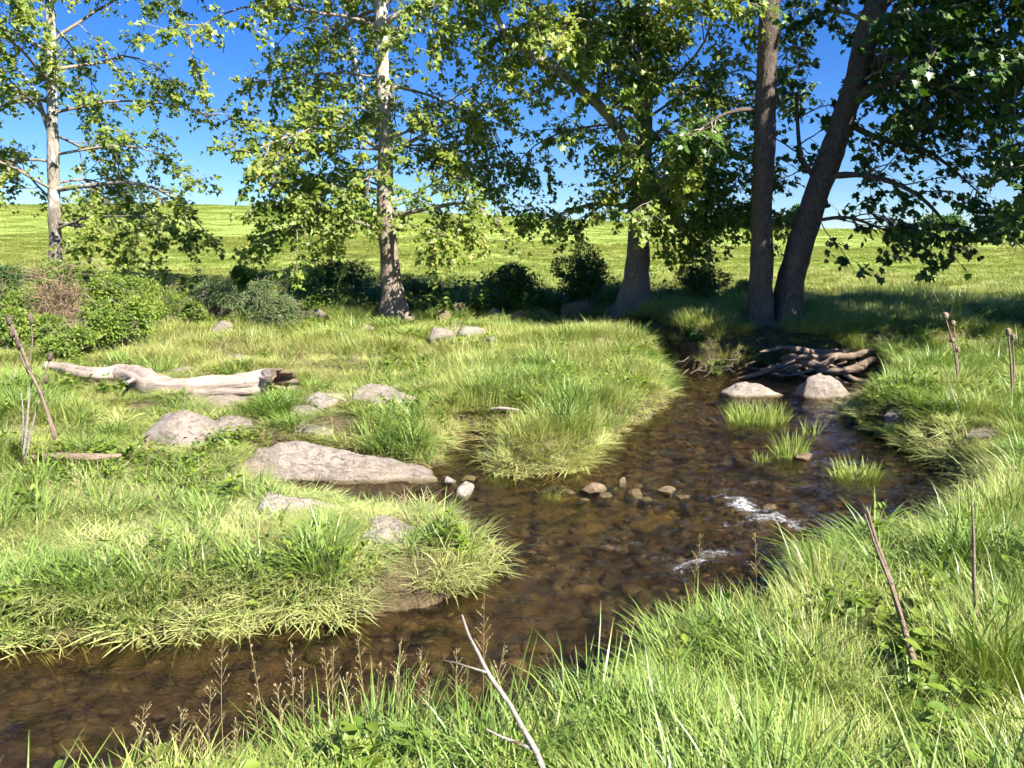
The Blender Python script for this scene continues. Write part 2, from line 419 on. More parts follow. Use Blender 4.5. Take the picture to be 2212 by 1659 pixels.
def signed_dist(x, y, poly=WPOLY):
    """positive on land, negative over the stream"""
    x = np.asarray(x, float).ravel(); y = np.asarray(y, float).ravel()
    d2 = np.full(x.shape, 1e18); inside = np.zeros(x.shape, bool)
    n = len(poly)
    for i in range(n):
        ax, ay = poly[i]; bx, by = poly[(i + 1) % n]
        ex, ey = bx - ax, by - ay
        t = np.clip(((x - ax) * ex + (y - ay) * ey) / (ex * ex + ey * ey + 1e-12), 0, 1)
        d2 = np.minimum(d2, (x - ax - t * ex) ** 2 + (y - ay - t * ey) ** 2)
        c = ((ay > y) != (by > y))
        with np.errstate(divide='ignore', invalid='ignore'):
            xi = ax + (y - ay) * ex / (ey if abs(ey) > 1e-12 else 1e-12)
        inside ^= c & (x < xi)
    return np.where(inside, -1, 1) * np.sqrt(d2)

def shoal(x, y):
    """mossy stony shelf that crosses the stream above the riffle"""
    a, b_ = PZ(1190, 1066)[:2], PZ(1640, 1092)[:2]; e = b_ - a
    t = np.clip(((x - a[0]) * e[0] + (y - a[1]) * e[1]) / (e @ e), 0, 1)
    d = np.hypot(x - a[0] - t * e[0], y - a[1] - t * e[1])
    return np.exp(-(d / .38) ** 2) * np.clip(.85 + .5 * fbm(x * 2.5, y * 2.5, None, 2, 55), 0, 1.2)

YK = [-60, 0, 1.6, 2.6, 3.6, 5, 8, 11, 14, 17, 20, 24, 28, 31]
ZK = [0.6, 0.5, 0.40, 0.24, 0.19, 0.17, 0.24, 0.33, 0.46, 0.56, 0.72, 1.0, 1.22, 1.38]
def terrain_z(x, y, sd=None):
    x = np.asarray(x, float).ravel(); y = np.asarray(y, float).ravel()
    if sd is None: sd = signed_dist(x, y)
    base = np.interp(y, YK, ZK)
    base = base + 0.22 * sstep(2.2, 3.4, x) * sstep(12.9, 13.6, y) * (1 - sstep(16, 20, y))       # cut bank under the double tree
    base = base + 0.05 * sstep(1.2, 2.4, x) * sstep(2.6, 3.4, y) * (1 - sstep(10, 12, y))
    pc = PZ(760, 1120)
    base = base - .11 * np.exp(-((x - pc[0]) / .9) ** 2 - ((y - pc[1]) / .45) ** 2)                        # low lip beside the side channel
    r = np.hypot(x, y)
    az = np.degrees(np.arctan2(x, np.maximum(y, 1e-3)))
    row = np.interp(az, [-60, -40, -25, -12, 1.5, 10, 17, 25, 34, 60], [470, 452, 446, 455, 476, 486, 494, 500, 505, 515])
    crest = EYE + (540 - row) / F_PX * 125.0
    k = np.clip((np.where(y > 0, y, 0) - 31) / 94.0, 0, None)
    kk = np.where(k < 1, k + 0.10 * np.sin(pi * np.clip(k, 0, 1)), 1 + 0.10 * (1 - np.exp(-(k - 1))))
    hill = (crest - 1.38) * np.clip(kk, 0, 1.12) - np.clip(k - 1.6, 0, None) * 0.35
    z = base + np.where(y > 31, hill, 0)
    lump = 0.07 * fbm(x * 1.2, y * 1.2, None, 3, 3) + 0.035 * fbm(x * 3.6, y * 3.6, None, 2, 11)
    z = z + lump * sstep(0.1, 0.9, sd) + 0.12 * fbm(x * 0.11, y * 0.11, None, 3, 5) * sstep(20, 40, y)
    w = 0.42 - 0.2 * sstep(2.0, 3.0, x) * sstep(11.5, 12.5, y)
    land = z * (0.12 + 0.88 * sstep(0, 1, sd / w)) * sstep(-0.02, 0.06, sd) + 0.0
    dep = -0.03 - 0.20 * sstep(0.0, 0.9, -sd) + 0.035 * fbm(x * 2.2, y * 2.2, None, 3, 21) - 0.03
    dep = dep + .15 * shoal(x, y) * sstep(0, .4, -sd)
    return np.where(sd > 0, land, np.minimum(dep, -.02))

def ground_hit(u, v):
    """first point where the view ray through (u, v) meets the ground"""
    d = ray(u, v); ys = np.concatenate([np.linspace(1.5, 24, 1500), np.linspace(24.05, 140, 1200)]); t = ys / d[1]
    zr = EYE + d[2] * t; zt = np.maximum(terrain_z(d[0] * t, ys), 0)
    k = int(np.argmax(zr <= zt)) if (zr <= zt).any() else len(ys) - 1
    return np.array([d[0] * t[k], ys[k], zt[k]])

def build_terrain():
    ys = [-60.0, -30, -15, -8, -4, -2, -0.5]
    y = 0.6
    while y < 24: ys.append(y); y += max(0.035, 0.0075 * y)
    while y < 900: ys.append(y); y *= 1.035
    ys = np.array(ys)
    s = np.linspace(-1, 1, 321); s = np.sign(s) * np.abs(s) ** 1.25
    Y = np.repeat(ys[:, None], len(s), 1)
    wid = np.maximum(np.abs(ys), 3.0) * 1.15 + 3.0
    wid = np.where(ys < 0, 60, np.maximum(wid, 6.5))
    wid = np.where(ys > 30, ys * 1.6, wid)
    X = s[None, :] * wid[:, None]
    x, y = X.ravel(), Y.ravel()
    sd = signed_dist(x, y)
    z = terrain_z(x, y, sd)
    n, m = len(ys), len(s)
    i = np.arange(n - 1)[:, None] * m; j = np.arange(m - 1)[None, :]
    F = np.stack([i + j, i + j + 1, i + m + j + 1, i + m + j], -1).reshape(-1, 4)
    far = sstep(19, 30, y)
    me = make_mesh('ground', np.stack([x, y, z], 1), F, {'shoal': ('FLOAT', np.clip(shoal(x, y), 0, 1)), 'far': ('FLOAT', far), 'bed': ('FLOAT', sstep(0.12, -0.02, sd) if False else 1 - sstep(-0.02, 0.14, sd))}, True)
    link('ground', me, M['ground'], kind='structure', label='rolling grassy meadow ground around the stream and up the hill', cat='ground')
build_terrain()

FOAM_GLINTS = [(1605, 1095, .2, .12, 1.1), (1660, 1118, .24, .11, 1.1), (1560, 1075, .14, .1, .9), (1500, 950, .6, .25, .36), (1350, 1000, .5, .2, .3), (1590, 1085, .16, .10, 1.0), (1630, 1100, .22, .10, 1.0), (1690, 1125, .25, .09, 1.0), (1720, 1140, .15, .08, .9), (1575, 1062, .12, .08, .7),  # white water, plus thin glint lines on the ripples painted as white specks
        (1500, 1215, .16, .10, 1.05), (1470, 1225, .12, .08, .9), (1530, 1195, .10, .10, .7), (1575, 1135, .12, .05, .75), (1530, 1037, .30, .05, .55), (1480, 1035, .2, .05, .5),
        (1330, 1185, .10, .05, .75), (1160, 1180, .07, .06, .6), (1180, 1060, .10, .06, .8), (1205, 1055, .10, .05, .7), (1370, 1180, .5, .06, .58), (1450, 1205, .5, .06, .6), (1300, 1160, .5, .05, .45), (1600, 1150, .3, .05, .6), (1545, 1200, .2, .08, .9), (1640, 1045, .3, .05, .6),
        (1480, 870, .5, .18, .40), (1510, 905, .5, .18, .38), (1640, 1040, .4, .05, .45), (1350, 1020, .3, .06, .40), (1400, 765, .2, .15, .5), (1540, 850, .35, .15, .3), (1700, 1060, .5, .08, .4)]
def build_water():
    x = np.arange(-8.5, 8.0, 0.036); y = np.concatenate([np.arange(1.8, 9, 0.034), np.arange(9, 19.5, 0.05)])
    X, Y = np.meshgrid(x, y); xx, yy = X.ravel(), Y.ravel()
    sd = signed_dist(xx, yy)
    foam_glint = np.zeros_like(xx); chop = 0.35 + 0.25 * fbm(xx * 0.5, yy * 0.6, None, 2, 31)
    for u, v, sx, sy, a in FOAM_GLINTS:
        p = PZ(u, v)
        g = np.exp(-(((xx - p[0]) / sx) ** 2 + ((yy - p[1]) / (sy * max(1, p[1] / 6))) ** 2))
        foam_glint = np.maximum(foam_glint, a * g); chop = np.maximum(chop, 1.3 * min(1, a + .2) * np.exp(-(((xx - p[0]) / (sx * 2.2)) ** 2 + ((yy - p[1]) / (sy * 4)) ** 2)))
    pu = PZ(1500, 900); chop = np.maximum(chop, .95 * np.exp(-((xx - pu[0]) / 1.4) ** 2 - ((yy - pu[1]) / 3.5) ** 2))
    wx, wy = xx + .12 * fbm(xx * 1.3, yy * 1.3, None, 2, 47), yy + .12 * fbm(xx * 1.3, yy * 1.3, None, 2, 48)
    rp = 1 - 2 * np.abs(fbm(wx * 3.6, wy * 5.2, None, 2, 41)) + .55 * fbm(wx * 9, wy * 12, None, 2, 42)                    # short crested ripples
    z = 0.0175 * rp * (0.45 + 1.0 * chop) - .008 + 0.03 * foam_glint * (0.5 + fbm(xx * 9, yy * 9, None, 2, 43))
    keep = sd < 0.12
    n, m = len(y), len(x)
    i = np.arange(n - 1)[:, None] * m; j = np.arange(m - 1)[None, :]
    F = np.stack([i + j, i + j + 1, i + m + j + 1, i + m + j], -1).reshape(-1, 4)
    F = F[keep[F].any(1)]
    used, inv = np.unique(F, return_inverse=True)
    V = np.stack([xx, yy, z], 1)[used]
    me = make_mesh('water', V, inv.reshape(F.shape), {'foam_glint': ('FLOAT', foam_glint[used]), 'chop': ('FLOAT', np.clip(chop[used], 0, 1.4))}, True)
    link('stream_water', me, M['water'], kind='structure', label='shallow clear brown stream winding between grassy banks', cat='stream')
build_water()

BLOCK = []          # (x, y, rx, ry, rot) footprints where no grass grows

# ------------------------------------------------------------------ rocks
def ico(sub):
    import bmesh
    bm = bmesh.new(); bmesh.ops.create_icosphere(bm, subdivisions=sub, radius=1)
    V = np.array([v.co[:] for v in bm.verts]); F = np.array([[v.index for v in f.verts] for f in bm.faces]); bm.free()
    return V, F
ICO = {k: ico(k) for k in (2, 3, 4, 5)}

def hull_rock(points, seed, sub=2, rough=0.02, cuts=0):
    """convex hull of points, subdivided and roughened"""
    import bmesh
    bm = bmesh.new()
    for p in points: bm.verts.new(p)
    bmesh.ops.convex_hull(bm, input=bm.verts)
    loose = [v for v in bm.verts if not v.link_faces]
    bmesh.ops.delete(bm, geom=loose, context='VERTS')
    bmesh.ops.triangulate(bm, faces=bm.faces[:])
    bmesh.ops.bevel(bm, geom=bm.edges[:], offset=0.012, segments=1, affect='EDGES', profile=0.6, clamp_overlap=True)
    bmesh.ops.triangulate(bm, faces=bm.faces[:])
    for k in range(sub):
        bmesh.ops.subdivide_edges(bm, edges=[e for e in bm.edges if e.calc_length() > 0.05], cuts=1, use_grid_fill=True, smooth=0.0)
        bmesh.ops.triangulate(bm, faces=bm.faces[:])
    bm.verts.ensure_lookup_table(); bm.normal_update()
    V = np.array([v.co[:] for v in bm.verts]); N = np.array([v.normal[:] for v in bm.verts]); F = np.array([[v.index for v in f.verts] for f in bm.faces]); bm.free()
    d = fbm(V[:, 0] * 3.5 + seed, V[:, 1] * 3.5, V[:, 2] * 5, 5, seed, .6)
    st = np.abs(fbm(V[:, 0] * 1.5, V[:, 1] * 1.5 + seed, V[:, 2] * 9, 3, seed + 9))
    V = V + N * (rough * (1.3 * d - .7 * st))[:, None]
    if len(F) > 9000: F = F
    return V, F

def outline_rock(label, u0, u1, base_v, top, depth, mat='limestone', seed=0, z=None, rough=0.02, lean=0.55, group=None, name='rock', sub=3, bowk=.8):
    """rock whose upper outline follows the picture: top = [(u, v)...] seen above a front foot at row base_v"""
    if z is None:
        z0 = float(ground_hit((u0 + u1) / 2, base_v)[2])
    else: z0 = z
    foot = PZ((u0 + u1) / 2, base_v, z0)
    yf = foot[1]
    rng = np.random.default_rng(seed + 100)
    pts = []
    for (u, v) in top:
        q = PD(u, v, yf + depth * (lean + rng.uniform(-.12, .12)))
        zt = max(q[2], z0 + 0.015)
        pts.append((q[0], q[1], zt))
        pts.append((q[0], yf + depth * (.14 + .1 * abs(2 * (u - u0) / (u1 - u0) - 1)), z0 + .62 * (zt - z0)))          # steep front shoulder
        pts.append((q[0] * 1.0, q[1] + depth * 0.25, zt - 0.35 * (zt - z0)))
    n = 8
    for k in range(n + 1):
        t = k / n; q = PZ(u0 + (u1 - u0) * t, base_v, z0)
        bow = math.sqrt(max(0, 1 - (2 * t - 1) ** 2))
        pts.append((q[0], yf + depth * 0.5 * (1 - bow) * bowk, z0 - 0.16))
        pts.append((q[0] * (1 + depth / yf), yf + depth * (0.6 + 0.4 * bow), z0 - 0.16))
        pts.append((q[0], yf + depth * 0.5 * (1 - bow) * bowk + 0.01, z0 + 0.012))
    c = np.array([foot[0], yf + depth / 2, z0])
    V, F = hull_rock([np.array(p) - c for p in pts], seed, sub, rough)
    o = link(name, make_mesh(name, V, F, smooth=False), M[mat], loc=c, label=label, cat='rock', group=group)
    wid = np.linalg.norm(PZ(u1, base_v, z0) - PZ(u0, base_v, z0))
    BLOCK.append((c[0], c[1], wid * 0.47, depth * 0.5, 0))
    return o

def lump_rock(label, u, v, wpx, hpx, mat='limestone', seed=0, z=None, squash=0.8, name='rock', group=None, sub=4, sink=0.25):
    """rounded boulder: u, v = middle of its foot, wpx/hpx its size in the picture"""
    if z is None:
        z0 = float(ground_hit(u, v)[2])
    else: z0 = z
    p = PZ(u, v, z0); s = p[1] / F_PX
    rx, rz = wpx * s / 2, hpx * s * 1.0; ry = rx * squash
    V, F = ICO[sub]; V = V.copy()
    rng = np.random.default_rng(seed)
    for _ in range(15):                                  # knock flat facets off
        nrm = rng.normal(size=3); nrm /= np.linalg.norm(nrm); h = rng.uniform(.52, .82)
        dd = V @ nrm; V = V - np.outer(np.clip(dd - h, 0, None), nrm)
    d = fbm(V[:, 0] * 1.6 + seed, V[:, 1] * 1.6, V[:, 2] * 1.6, 5, seed)
    V = V * (1 + 0.09 * d)[:, None]
    V = V * np.array([rx, ry, rz / (1 - sink * 0.5) * 0.75])
    V[:, 2] += rz * (0.5 - sink * 0.6)
    ang = rng.uniform(-.25, .25); ca, sa = cos(ang), sin(ang)
    V = np.stack([V[:, 0] * ca - V[:, 1] * sa, V[:, 0] * sa + V[:, 1] * ca, V[:, 2]], 1)
    c = np.array([p[0], p[1] + ry * 0.85, z0])
    o = link(name, make_mesh(name, V, F, smooth=False), M[mat], loc=c, label=label, cat='rock', group=group)
    BLOCK.append((c[0], c[1], rx * 0.85, ry * 0.85, 0))
    return o

outline_rock('large pale flat rock tapering to a point along the side channel', 530, 938, 1045,
             [(532, 992), (560, 968), (600, 955), (640, 950), (680, 957), (720, 975), (760, 985), (800, 998), (850, 1012), (890, 1020), (925, 1040)], 0.6, 'limestone', 3, z=0.0, rough=0.022, lean=0.5, sub=4, bowk=.25)
outline_rock('square pale slab with fine cracks below the fallen log', 340, 482, 978, [(345, 905), (365, 890), (400, 884), (440, 898), (470, 930), (482, 965)], 0.75, 'limestone', 5, rough=0.015, lean=0.75)
outline_rock('low slab with a grass fringe just behind the large flat rock', 640, 768, 942, [(644, 906), (668, 900), (700, 908), (730, 922), (764, 938)], 0.7, 'limestone', 7, rough=0.02, lean=0.85)
outline_rock('grey humped rock standing alone in the sunlit meadow grass', 768, 906, 884, [(772, 840), (800, 832), (840, 834), (870, 845), (895, 860), (905, 876)], 0.8, 'limestone', 9, lean=0.6)
outline_rock('small square stone right of the broken log end', 660, 738, 880, [(664, 855), (690, 845), (734, 848)], 0.6, 'pale_stone', 11, lean=0.7)
outline_rock('wide sandy slab wedged under the middle of the log', 365, 612, 888, [(372, 846), (440, 844), (520, 846), (585, 848), (610, 862)], 0.9, 'limestone', 13, lean=0.6)
outline_rock('curved pale stone at the near edge of the side channel', 572, 742, 1126, [(576, 1062), (604, 1064), (650, 1088), (700, 1100), (738, 1098)], 0.4, 'pale_stone', 15, lean=0.7)
outline_rock('pale wedge stone half sunk in the near left grass bank', 800, 894, 1188, [(806, 1118), (830, 1120), (860, 1142), (892, 1170)], 0.5, 'pale_stone', 17, lean=0.8)
outline_rock('small pale stone in the grass left of the side channel', 474, 522, 1108, [(478, 1092), (500, 1088), (520, 1096)], 0.25, 'pale_stone', 19, lean=0.6)
outline_rock('pale dome boulder standing in the dark pool', 1568, 1684, 860, [(1576, 846), (1592, 828), (1612, 820), (1640, 826), (1662, 842), (1680, 856)], 0.75, 'pale_stone', 21, z=0.0, lean=0.45, sub=4)
outline_rock('tall pale pyramid boulder in front of the exposed roots', 1724, 1838, 864, [(1730, 836), (1748, 814), (1772, 806), (1790, 812), (1812, 838), (1834, 858)], 0.8, 'limestone', 23, z=0.0, lean=0.4, sub=4)
outline_rock('low reddish stone right of the pyramid boulder', 1838, 1904, 866, [(1844, 850), (1862, 838), (1885, 838), (1902, 852)], 0.5, 'ochre_stone', 25, z=0.02, lean=0.5)
outline_rock('flat stone showing through grass on the right bank', 1926, 1992, 908, [(1930, 892), (1955, 886), (1990, 898)], 0.4, 'limestone', 27, lean=0.7)
outline_rock('broad flat stone at the far right edge of the right bank', 2112, 2196, 952, [(2116, 930), (2150, 922), (2190, 934)], 0.5, 'limestone', 29, lean=0.7)
outline_rock('tilted grey slab between the square slab and the grass tussock', 452, 560, 934, [(456, 906), (490, 896), (530, 904), (556, 924)], 0.5, 'limestone', 51, rough=0.02, lean=0.8)
outline_rock('angular stone in dry grass below the broken log end', 612, 690, 902, [(616, 882), (640, 872), (672, 878), (688, 894)], 0.45, 'limestone', 55, rough=0.02, lean=0.7)
outline_rock('small flat stone at the foot of the slab under the log', 250, 330, 892, [(254, 874), (285, 868), (326, 878)], 0.4, 'limestone', 57, rough=0.02, lean=0.7)
lump_rock('flat pale stone lying in water off the big rock tip', 966, 1050, 44, 18, 'pale_stone', 31, z=0.0)
lump_rock('round pale stone beside the tip of the large flat rock', 1002, 1078, 56, 30, 'pale_stone', 33, z=0.0)
lump_rock('mossy brown stone just breaking the surface mid stream', 1282, 1072, 66, 24, 'ochre_stone', 35, z=-0.02)
lump_rock('small pointed stone sticking out of the riffle', 1346, 1056, 20, 22, 'ochre_stone', 37, z=-0.02, squash=.6)
lump_rock('low brown stone left of the white water', 1440, 1072, 60, 16, 'ochre_stone', 39, z=-0.02)
lump_rock('rounded tan stone at the foot of a thin reed clump', 1742, 998, 56, 14, 'ochre_stone', 41, z=-0.01)
lump_rock('small tan stone left of the mid stream grass tongue', 1050, 992, 28, 14, 'pale_stone', 43, z=0.0)
lump_rock('dark mossy stone behind the round pale stone', 1008, 1046, 40, 16, 'algae_stone', 45, z=0.0)
for k, (u, v, w, h, lb, mt) in enumerate([
        (1252, 686, 78, 30, 'big tan boulder at the foot of the thick middle trunk', 'ochre_stone'),
        (990, 678, 40, 22, 'rounded boulder in the row right of the mottled trunk', 'ochre_stone'),
        (962, 672, 30, 16, 'upper stone of the heap right of the mottled trunk', 'limestone'),
        (958, 690, 30, 16, 'lower stone of the heap right of the mottled trunk', 'ochre_stone'),
        (918, 680, 34, 16, 'stone nearest the roots of the mottled trunk', 'ochre_stone'),
        (690, 690, 34, 17, 'lone shaded stone left of the mottled trunk', 'pale_stone'),
        (1122, 690, 34, 14, 'low stone in grass midway between the two middle trunks', 'ochre_stone'),
        (1166, 682, 36, 18, 'stone left of the big tan boulder', 'limestone'),
        (1068, 684, 34, 14, 'small stone right of the stone heap', 'limestone'),
        (468, 722, 66, 17, 'pale pointed rock in grass left of the grey shrub', 'limestone'),
        (942, 742, 70, 20, 'flat slab in meadow left of the splintered stump', 'limestone'),
        (1010, 730, 80, 16, 'longer flat slab behind the splintered stump', 'pale_stone'),
        (1056, 744, 44, 16, 'small flat slab right of the splintered stump', 'limestone'),
        (786, 716, 40, 10, 'low stone in grass left of the mottled trunk foot', 'limestone'),
        (398, 806, 80, 9, 'broken grey stone in dry grass behind the log', 'limestone'),
        (512, 782, 76, 10, 'slanting grey stone in dry grass behind the log', 'limestone'),
        (1435, 684, 26, 16, 'small tan stone right of the thick middle trunk', 'ochre_stone'),
        (1306, 756, 50, 16, 'reddish stone on the bank at the upstream bend', 'ochre_stone')]):
    lump_rock(lb, u, v + 4, w * 1.1, h * 1.5, mt, 200 + k, sub=3)
for k, (u, v, w) in enumerate([(1250, 1290, 60), (1320, 1275, 66), (1180, 1330, 50), (1390, 1310, 60), (1100, 1350, 46), (1280, 1340, 54), (880, 1380, 60), (700, 1400, 60), (300, 1470, 60),
                               (160, 1560, 80), (520, 1500, 70), (60, 1450, 60), (1150, 1420, 60), (900, 1470, 56), (1600, 1010, 46), (1480, 1000, 40), (1240, 1120, 50), (1380, 1100, 50), (1500, 1120, 50)]):
    p = PZ(u, v, -0.1); zb = float(terrain_z([p[0]], [p[1]])[0])
    lump_rock('algae covered cobble lying under the shallow brown water', u, v, w, w * 0.45, 'algae_stone', 300 + k, z=max(zb - 0.02, -0.22), name='cobble', sub=3, group='cobbles on the stream bed')

for k, (u, v, w) in enumerate([(1225, 1076, 40), (1310, 1084, 44), (1330, 1070, 30), (1375, 1078, 46), (1400, 1090, 36), (1480, 1086, 44), (1520, 1082, 34), (1550, 1094, 40), (1260, 1092, 34), (1450, 1096, 30), (1590, 1090, 30), (1585, 1072, 34), (1625, 1090, 36), (1668, 1108, 40), (1490, 1208, 40), (1540, 1192, 34), (1330, 1176, 30)]):
    lump_rock('mossy cobble barely awash on the shelf above the riffle', u, v, w, w * .34, 'ochre_stone' if k % 2 else 'algae_stone', 400 + k, z=-0.045, name='cobble', sub=3, group='mossy cobbles on the shelf')

# ------------------------------------------------------------------ fallen log, sticks, roots
def branch_obj(name, ctrl, n, sides, mat, parent=None, loc=(0, 0, 0), rough=0.12, rfreq=6, seed=0, **kw):
    """ctrl rows: x y z r"""
    s = spline(ctrl, n); P = s[:, :3] - np.asarray(loc); R = np.maximum(s[:, 3], 0.0008)
    P = np.vstack([P[0], P, P[-1]]); R = np.concatenate([[1e-4], R, [1e-4]])
    P[0] -= (P[2] - P[1]) * 0.05; P[-1] += (P[-2] - P[-3]) * 0.05
    V, F = tube(P, R, sides, rough, rfreq, seed, cap=False)
    return link(name, make_mesh(name, V, F, smooth=sides > 5), mat, parent, None if parent else loc, **kw)

def rowz(pts):
    return [(*PZ(u, v, z), r) for u, v, z, r in pts]

def row4(pts):
    return [(*PD(u, v, d), r) for u, v, d, r in pts]

def build_log():
    D = 10.9
    base = PZ(360, 850, .3)
    root = link('fallen_log', None, loc=base, label='bleached fallen log with a hollow broken end lying across rocks', cat='log')
    c = rowz([(96, 790, .54, .035), (125, 794, .52, .05), (170, 806, .48, .075), (220, 815, .45, .085), (262, 812, .46, .11), (300, 822, .46, .13), (330, 836, .42, .115), (400, 842, .40, .105),
              (470, 838, .41, .115), (530, 832, .44, .13), (575, 826, .46, .145), (605, 828, .47, .16)])
    s = spline(c, 120); s[:, 3] *= 1.25; P = s[:, :3] - base
    V, F = tube(P, s[:, 3], 26, 0.10, 5, 4, cap=False)
    V3 = V.reshape(-1, 26, 3); aa = np.linspace(0, 2 * pi, 26, endpoint=False)[None]; ll = np.linspace(0, 7, len(P))[:, None]
    ridge = fbm(np.cos(aa) * 2.6 + 0 * ll, np.sin(aa) * 2.6 + 0 * ll, ll * .5 + 0 * aa, 4, 8, .65)                 # long weathered grooves and flats
    V = (P[:, None] + (V3 - P[:, None]) * (1 + .26 * ridge)[..., None]).reshape(-1, 3)
    # close the thin end
    V2 = np.vstack([V, P[0]]); k = len(V); j = np.arange(26)
    link('trunk', make_mesh('trunk', V2, np.vstack([np.stack([F[:, 0], F[:, 1], F[:, 2]], 1), np.stack([F[:, 0], F[:, 2], F[:, 3]], 1), np.stack([(j + 1) % 26, j, np.full(26, k)], 1)]), smooth=True), M['driftwood'], root)
    # ragged hollow end
    e = P[-1]; d = P[-1] - P[-4]; d /= np.linalg.norm(d)
    rr = np.random.default_rng(2)
    rim = V[-26:]
    nseg = 7; Vh = []; 
    jag = rr.uniform(.0, .26, 26)
    jag = jag * .6 + np.roll(jag, 1) * .4
    for q in range(nseg):
        t = q / (nseg - 1)
        if t <= 0.5: ring = rim + d * (jag[:, None] * t * 2)                            # splinters outward
        else:
            tt = (t - .5) * 2
            ring = e + (rim - e) * (0.86 - 0.55 * tt) + d * (jag[:, None] * (1 - tt) - 0.34 * tt) + rr.normal(0, .008, (26, 3))
        Vh.append(ring)
    Vh.append(e[None] - d * 0.36)
    Vh = np.vstack(Vh); Fh = []
    for q in range(nseg - 1):
        for a in range(26):
            b2 = (a + 1) % 26; Fh.append((q * 26 + a, q * 26 + b2, (q + 1) * 26 + b2)); Fh.append((q * 26 + a, (q + 1) * 26 + b2, (q + 1) * 26 + a))
    for a in range(26): Fh.append(((nseg - 1) * 26 + a, (nseg - 1) * 26 + (a + 1) % 26, nseg * 26))
    link('broken_end', make_mesh('broken_end', Vh, np.array(Fh), smooth=False), M['root'], root, label='dark splintered hollow end of the log')
    for q, (u, v, du, dv) in enumerate([(300, 815, -14, 22), (455, 830, 12, -9), (240, 812, -6, -12)]):
        a = PZ(u, v, .46); b2 = PZ(u + du, v + dv, .46) + np.array([0, -.1, .08])
        branch_obj('knot', [(*a, .05), (*((a + b2) / 2), .035), (*b2, .02)], 6, 9, M['driftwood'], root, base, 0.2, 8, q)
    for t in np.linspace(0.05, .97, 12):
        p = s[int(t * 119)]; BLOCK.append((p[0], p[1], 0.2, 0.14, 0))
build_log()

def stick(label, ctrl, mat='pale_stick', name='stick', cat='stick', forks=(), n=24, sides=7, group=None):
    base = np.array(ctrl[0][:3])
    if forks:
        root = link(name, None, loc=base, label=label, cat=cat, group=group)
        branch_obj('stem', ctrl, n, sides, M[mat], root, base, 0.14, 25, 1)
        for k, f in enumerate(forks): branch_obj('fork', f, 14, sides, M[mat], root, base, 0.14, 25, k + 2)
        return root
    return branch_obj(name, ctrl, n, sides, M[mat], None, base, 0.14, 25, 3, label=label, cat=cat, group=group)

stick('long pale forked stick leaning up from the near grass', row4([(1195, 1740, 1.95, 0.0096), (1165, 1640, 2.0, 0.0090), (1130, 1575, 2.05, 0.0084), (1100, 1520, 2.1, 0.0075), (1058, 1460, 2.15, 0.0063), (1030, 1405, 2.2, 0.0054), (1012, 1370, 2.25, 0.0045), (998, 1328, 2.3, 0.0036)]),
      forks=[row4([(1050, 1452, 2.15, 0.0036), (1010, 1440, 2.17, 0.0030), (985, 1432, 2.2, 0.0024), (955, 1426, 2.25, 0.0018)]), row4([(1152, 1618, 2.02, 0.0054), (1120, 1606, 2.03, 0.0048), (1080, 1590, 2.05, 0.0036), (1050, 1575, 2.06, 0.0024)])])
stick('thick brown dead stalk leaning over the right bank grass', row4([(1990, 1480, 3.0, .016), (1965, 1400, 3.05, .014), (1945, 1330, 3.1, .012), (1915, 1230, 3.15, .010), (1890, 1160, 3.2, .008), (1872, 1095, 3.25, .005)]), 'dead_stem', 'dead_stalk', 'stalk',
      forks=[row4([(1925, 1262, 3.13, .008), (1895, 1190, 3.1, .006), (1868, 1110, 3.1, .003)]), row4([(1950, 1345, 3.1, .007), (1925, 1270, 3.02, .005), (1905, 1215, 3.0, .003)])])
stick('upright brown dead stem among the right bank grass', row4([(2108, 1330, 3.3, .010), (2104, 1250, 3.3, .009), (2103, 1170, 3.32, .007), (2100, 1085, 3.35, .004)]), 'dead_stem', 'dead_stalk', 'stalk')
stick('thin pale dry stem standing near the right bank waterline', row4([(2085, 925, 8.2, .009), (2070, 885, 8.25, .008), (2055, 845, 8.3, .006), (2047, 812, 8.3, .003)]), 'pale_stick', 'dead_stalk', 'stalk')
stick('white driftwood stick lying at the back of the grass tongue', rowz([(1060, 884, .36, .016), (1085, 882, .38, .02), (1120, 886, .36, .015)]), 'pale_stick')
stick('pale straw bundle like stick lying in the left grass', rowz([(50, 992, .29, .03), (120, 986, .31, .035), (200, 988, .31, .035), (262, 984, .30, .02)]), 'dead_stem')
stick('grey weathered branch lying at the left of the log', rowz([(-30, 838, .40, .06), (0, 834, .42, .055), (25, 830, .42, .045), (46, 836, .38, .02)]), 'driftwood', forks=[rowz([(20, 832, .42, .03), (29, 820, .5, .02), (34, 806, .58, .012)])])
stick('small upright pale splinter near the left channel grass', row4([(310, 985, 6.9, .018), (316, 965, 6.9, .014), (322, 942, 6.95, .004)]), 'dead_stem', 'splinter', 'splinter')

def build_stump():
    base = PD(962, 772, 13.6); base[2] = float(terrain_z([base[0]], [base[1]])[0])
    root = link('splintered_stump', None, loc=base, label='thin splintered pale stump leaning in the middle of the meadow', cat='stump')
    for k, (u, v, r) in enumerate([(984, 690, .03), (990, 705, .025), (978, 698, .02), (968, 715, .02), (996, 694, .012)]):
        branch_obj('splinter', [(base[0] + .02 * k - .04, base[1], base[2] - .05, r * 1.6), *row4([(965 + k * 3, 738, 13.6, r)]), *row4([(u, v, 13.6 + .03 * k, .004)])], 12, 7, M['pale_stick'], root, base, .2, 14, k)
build_stump()

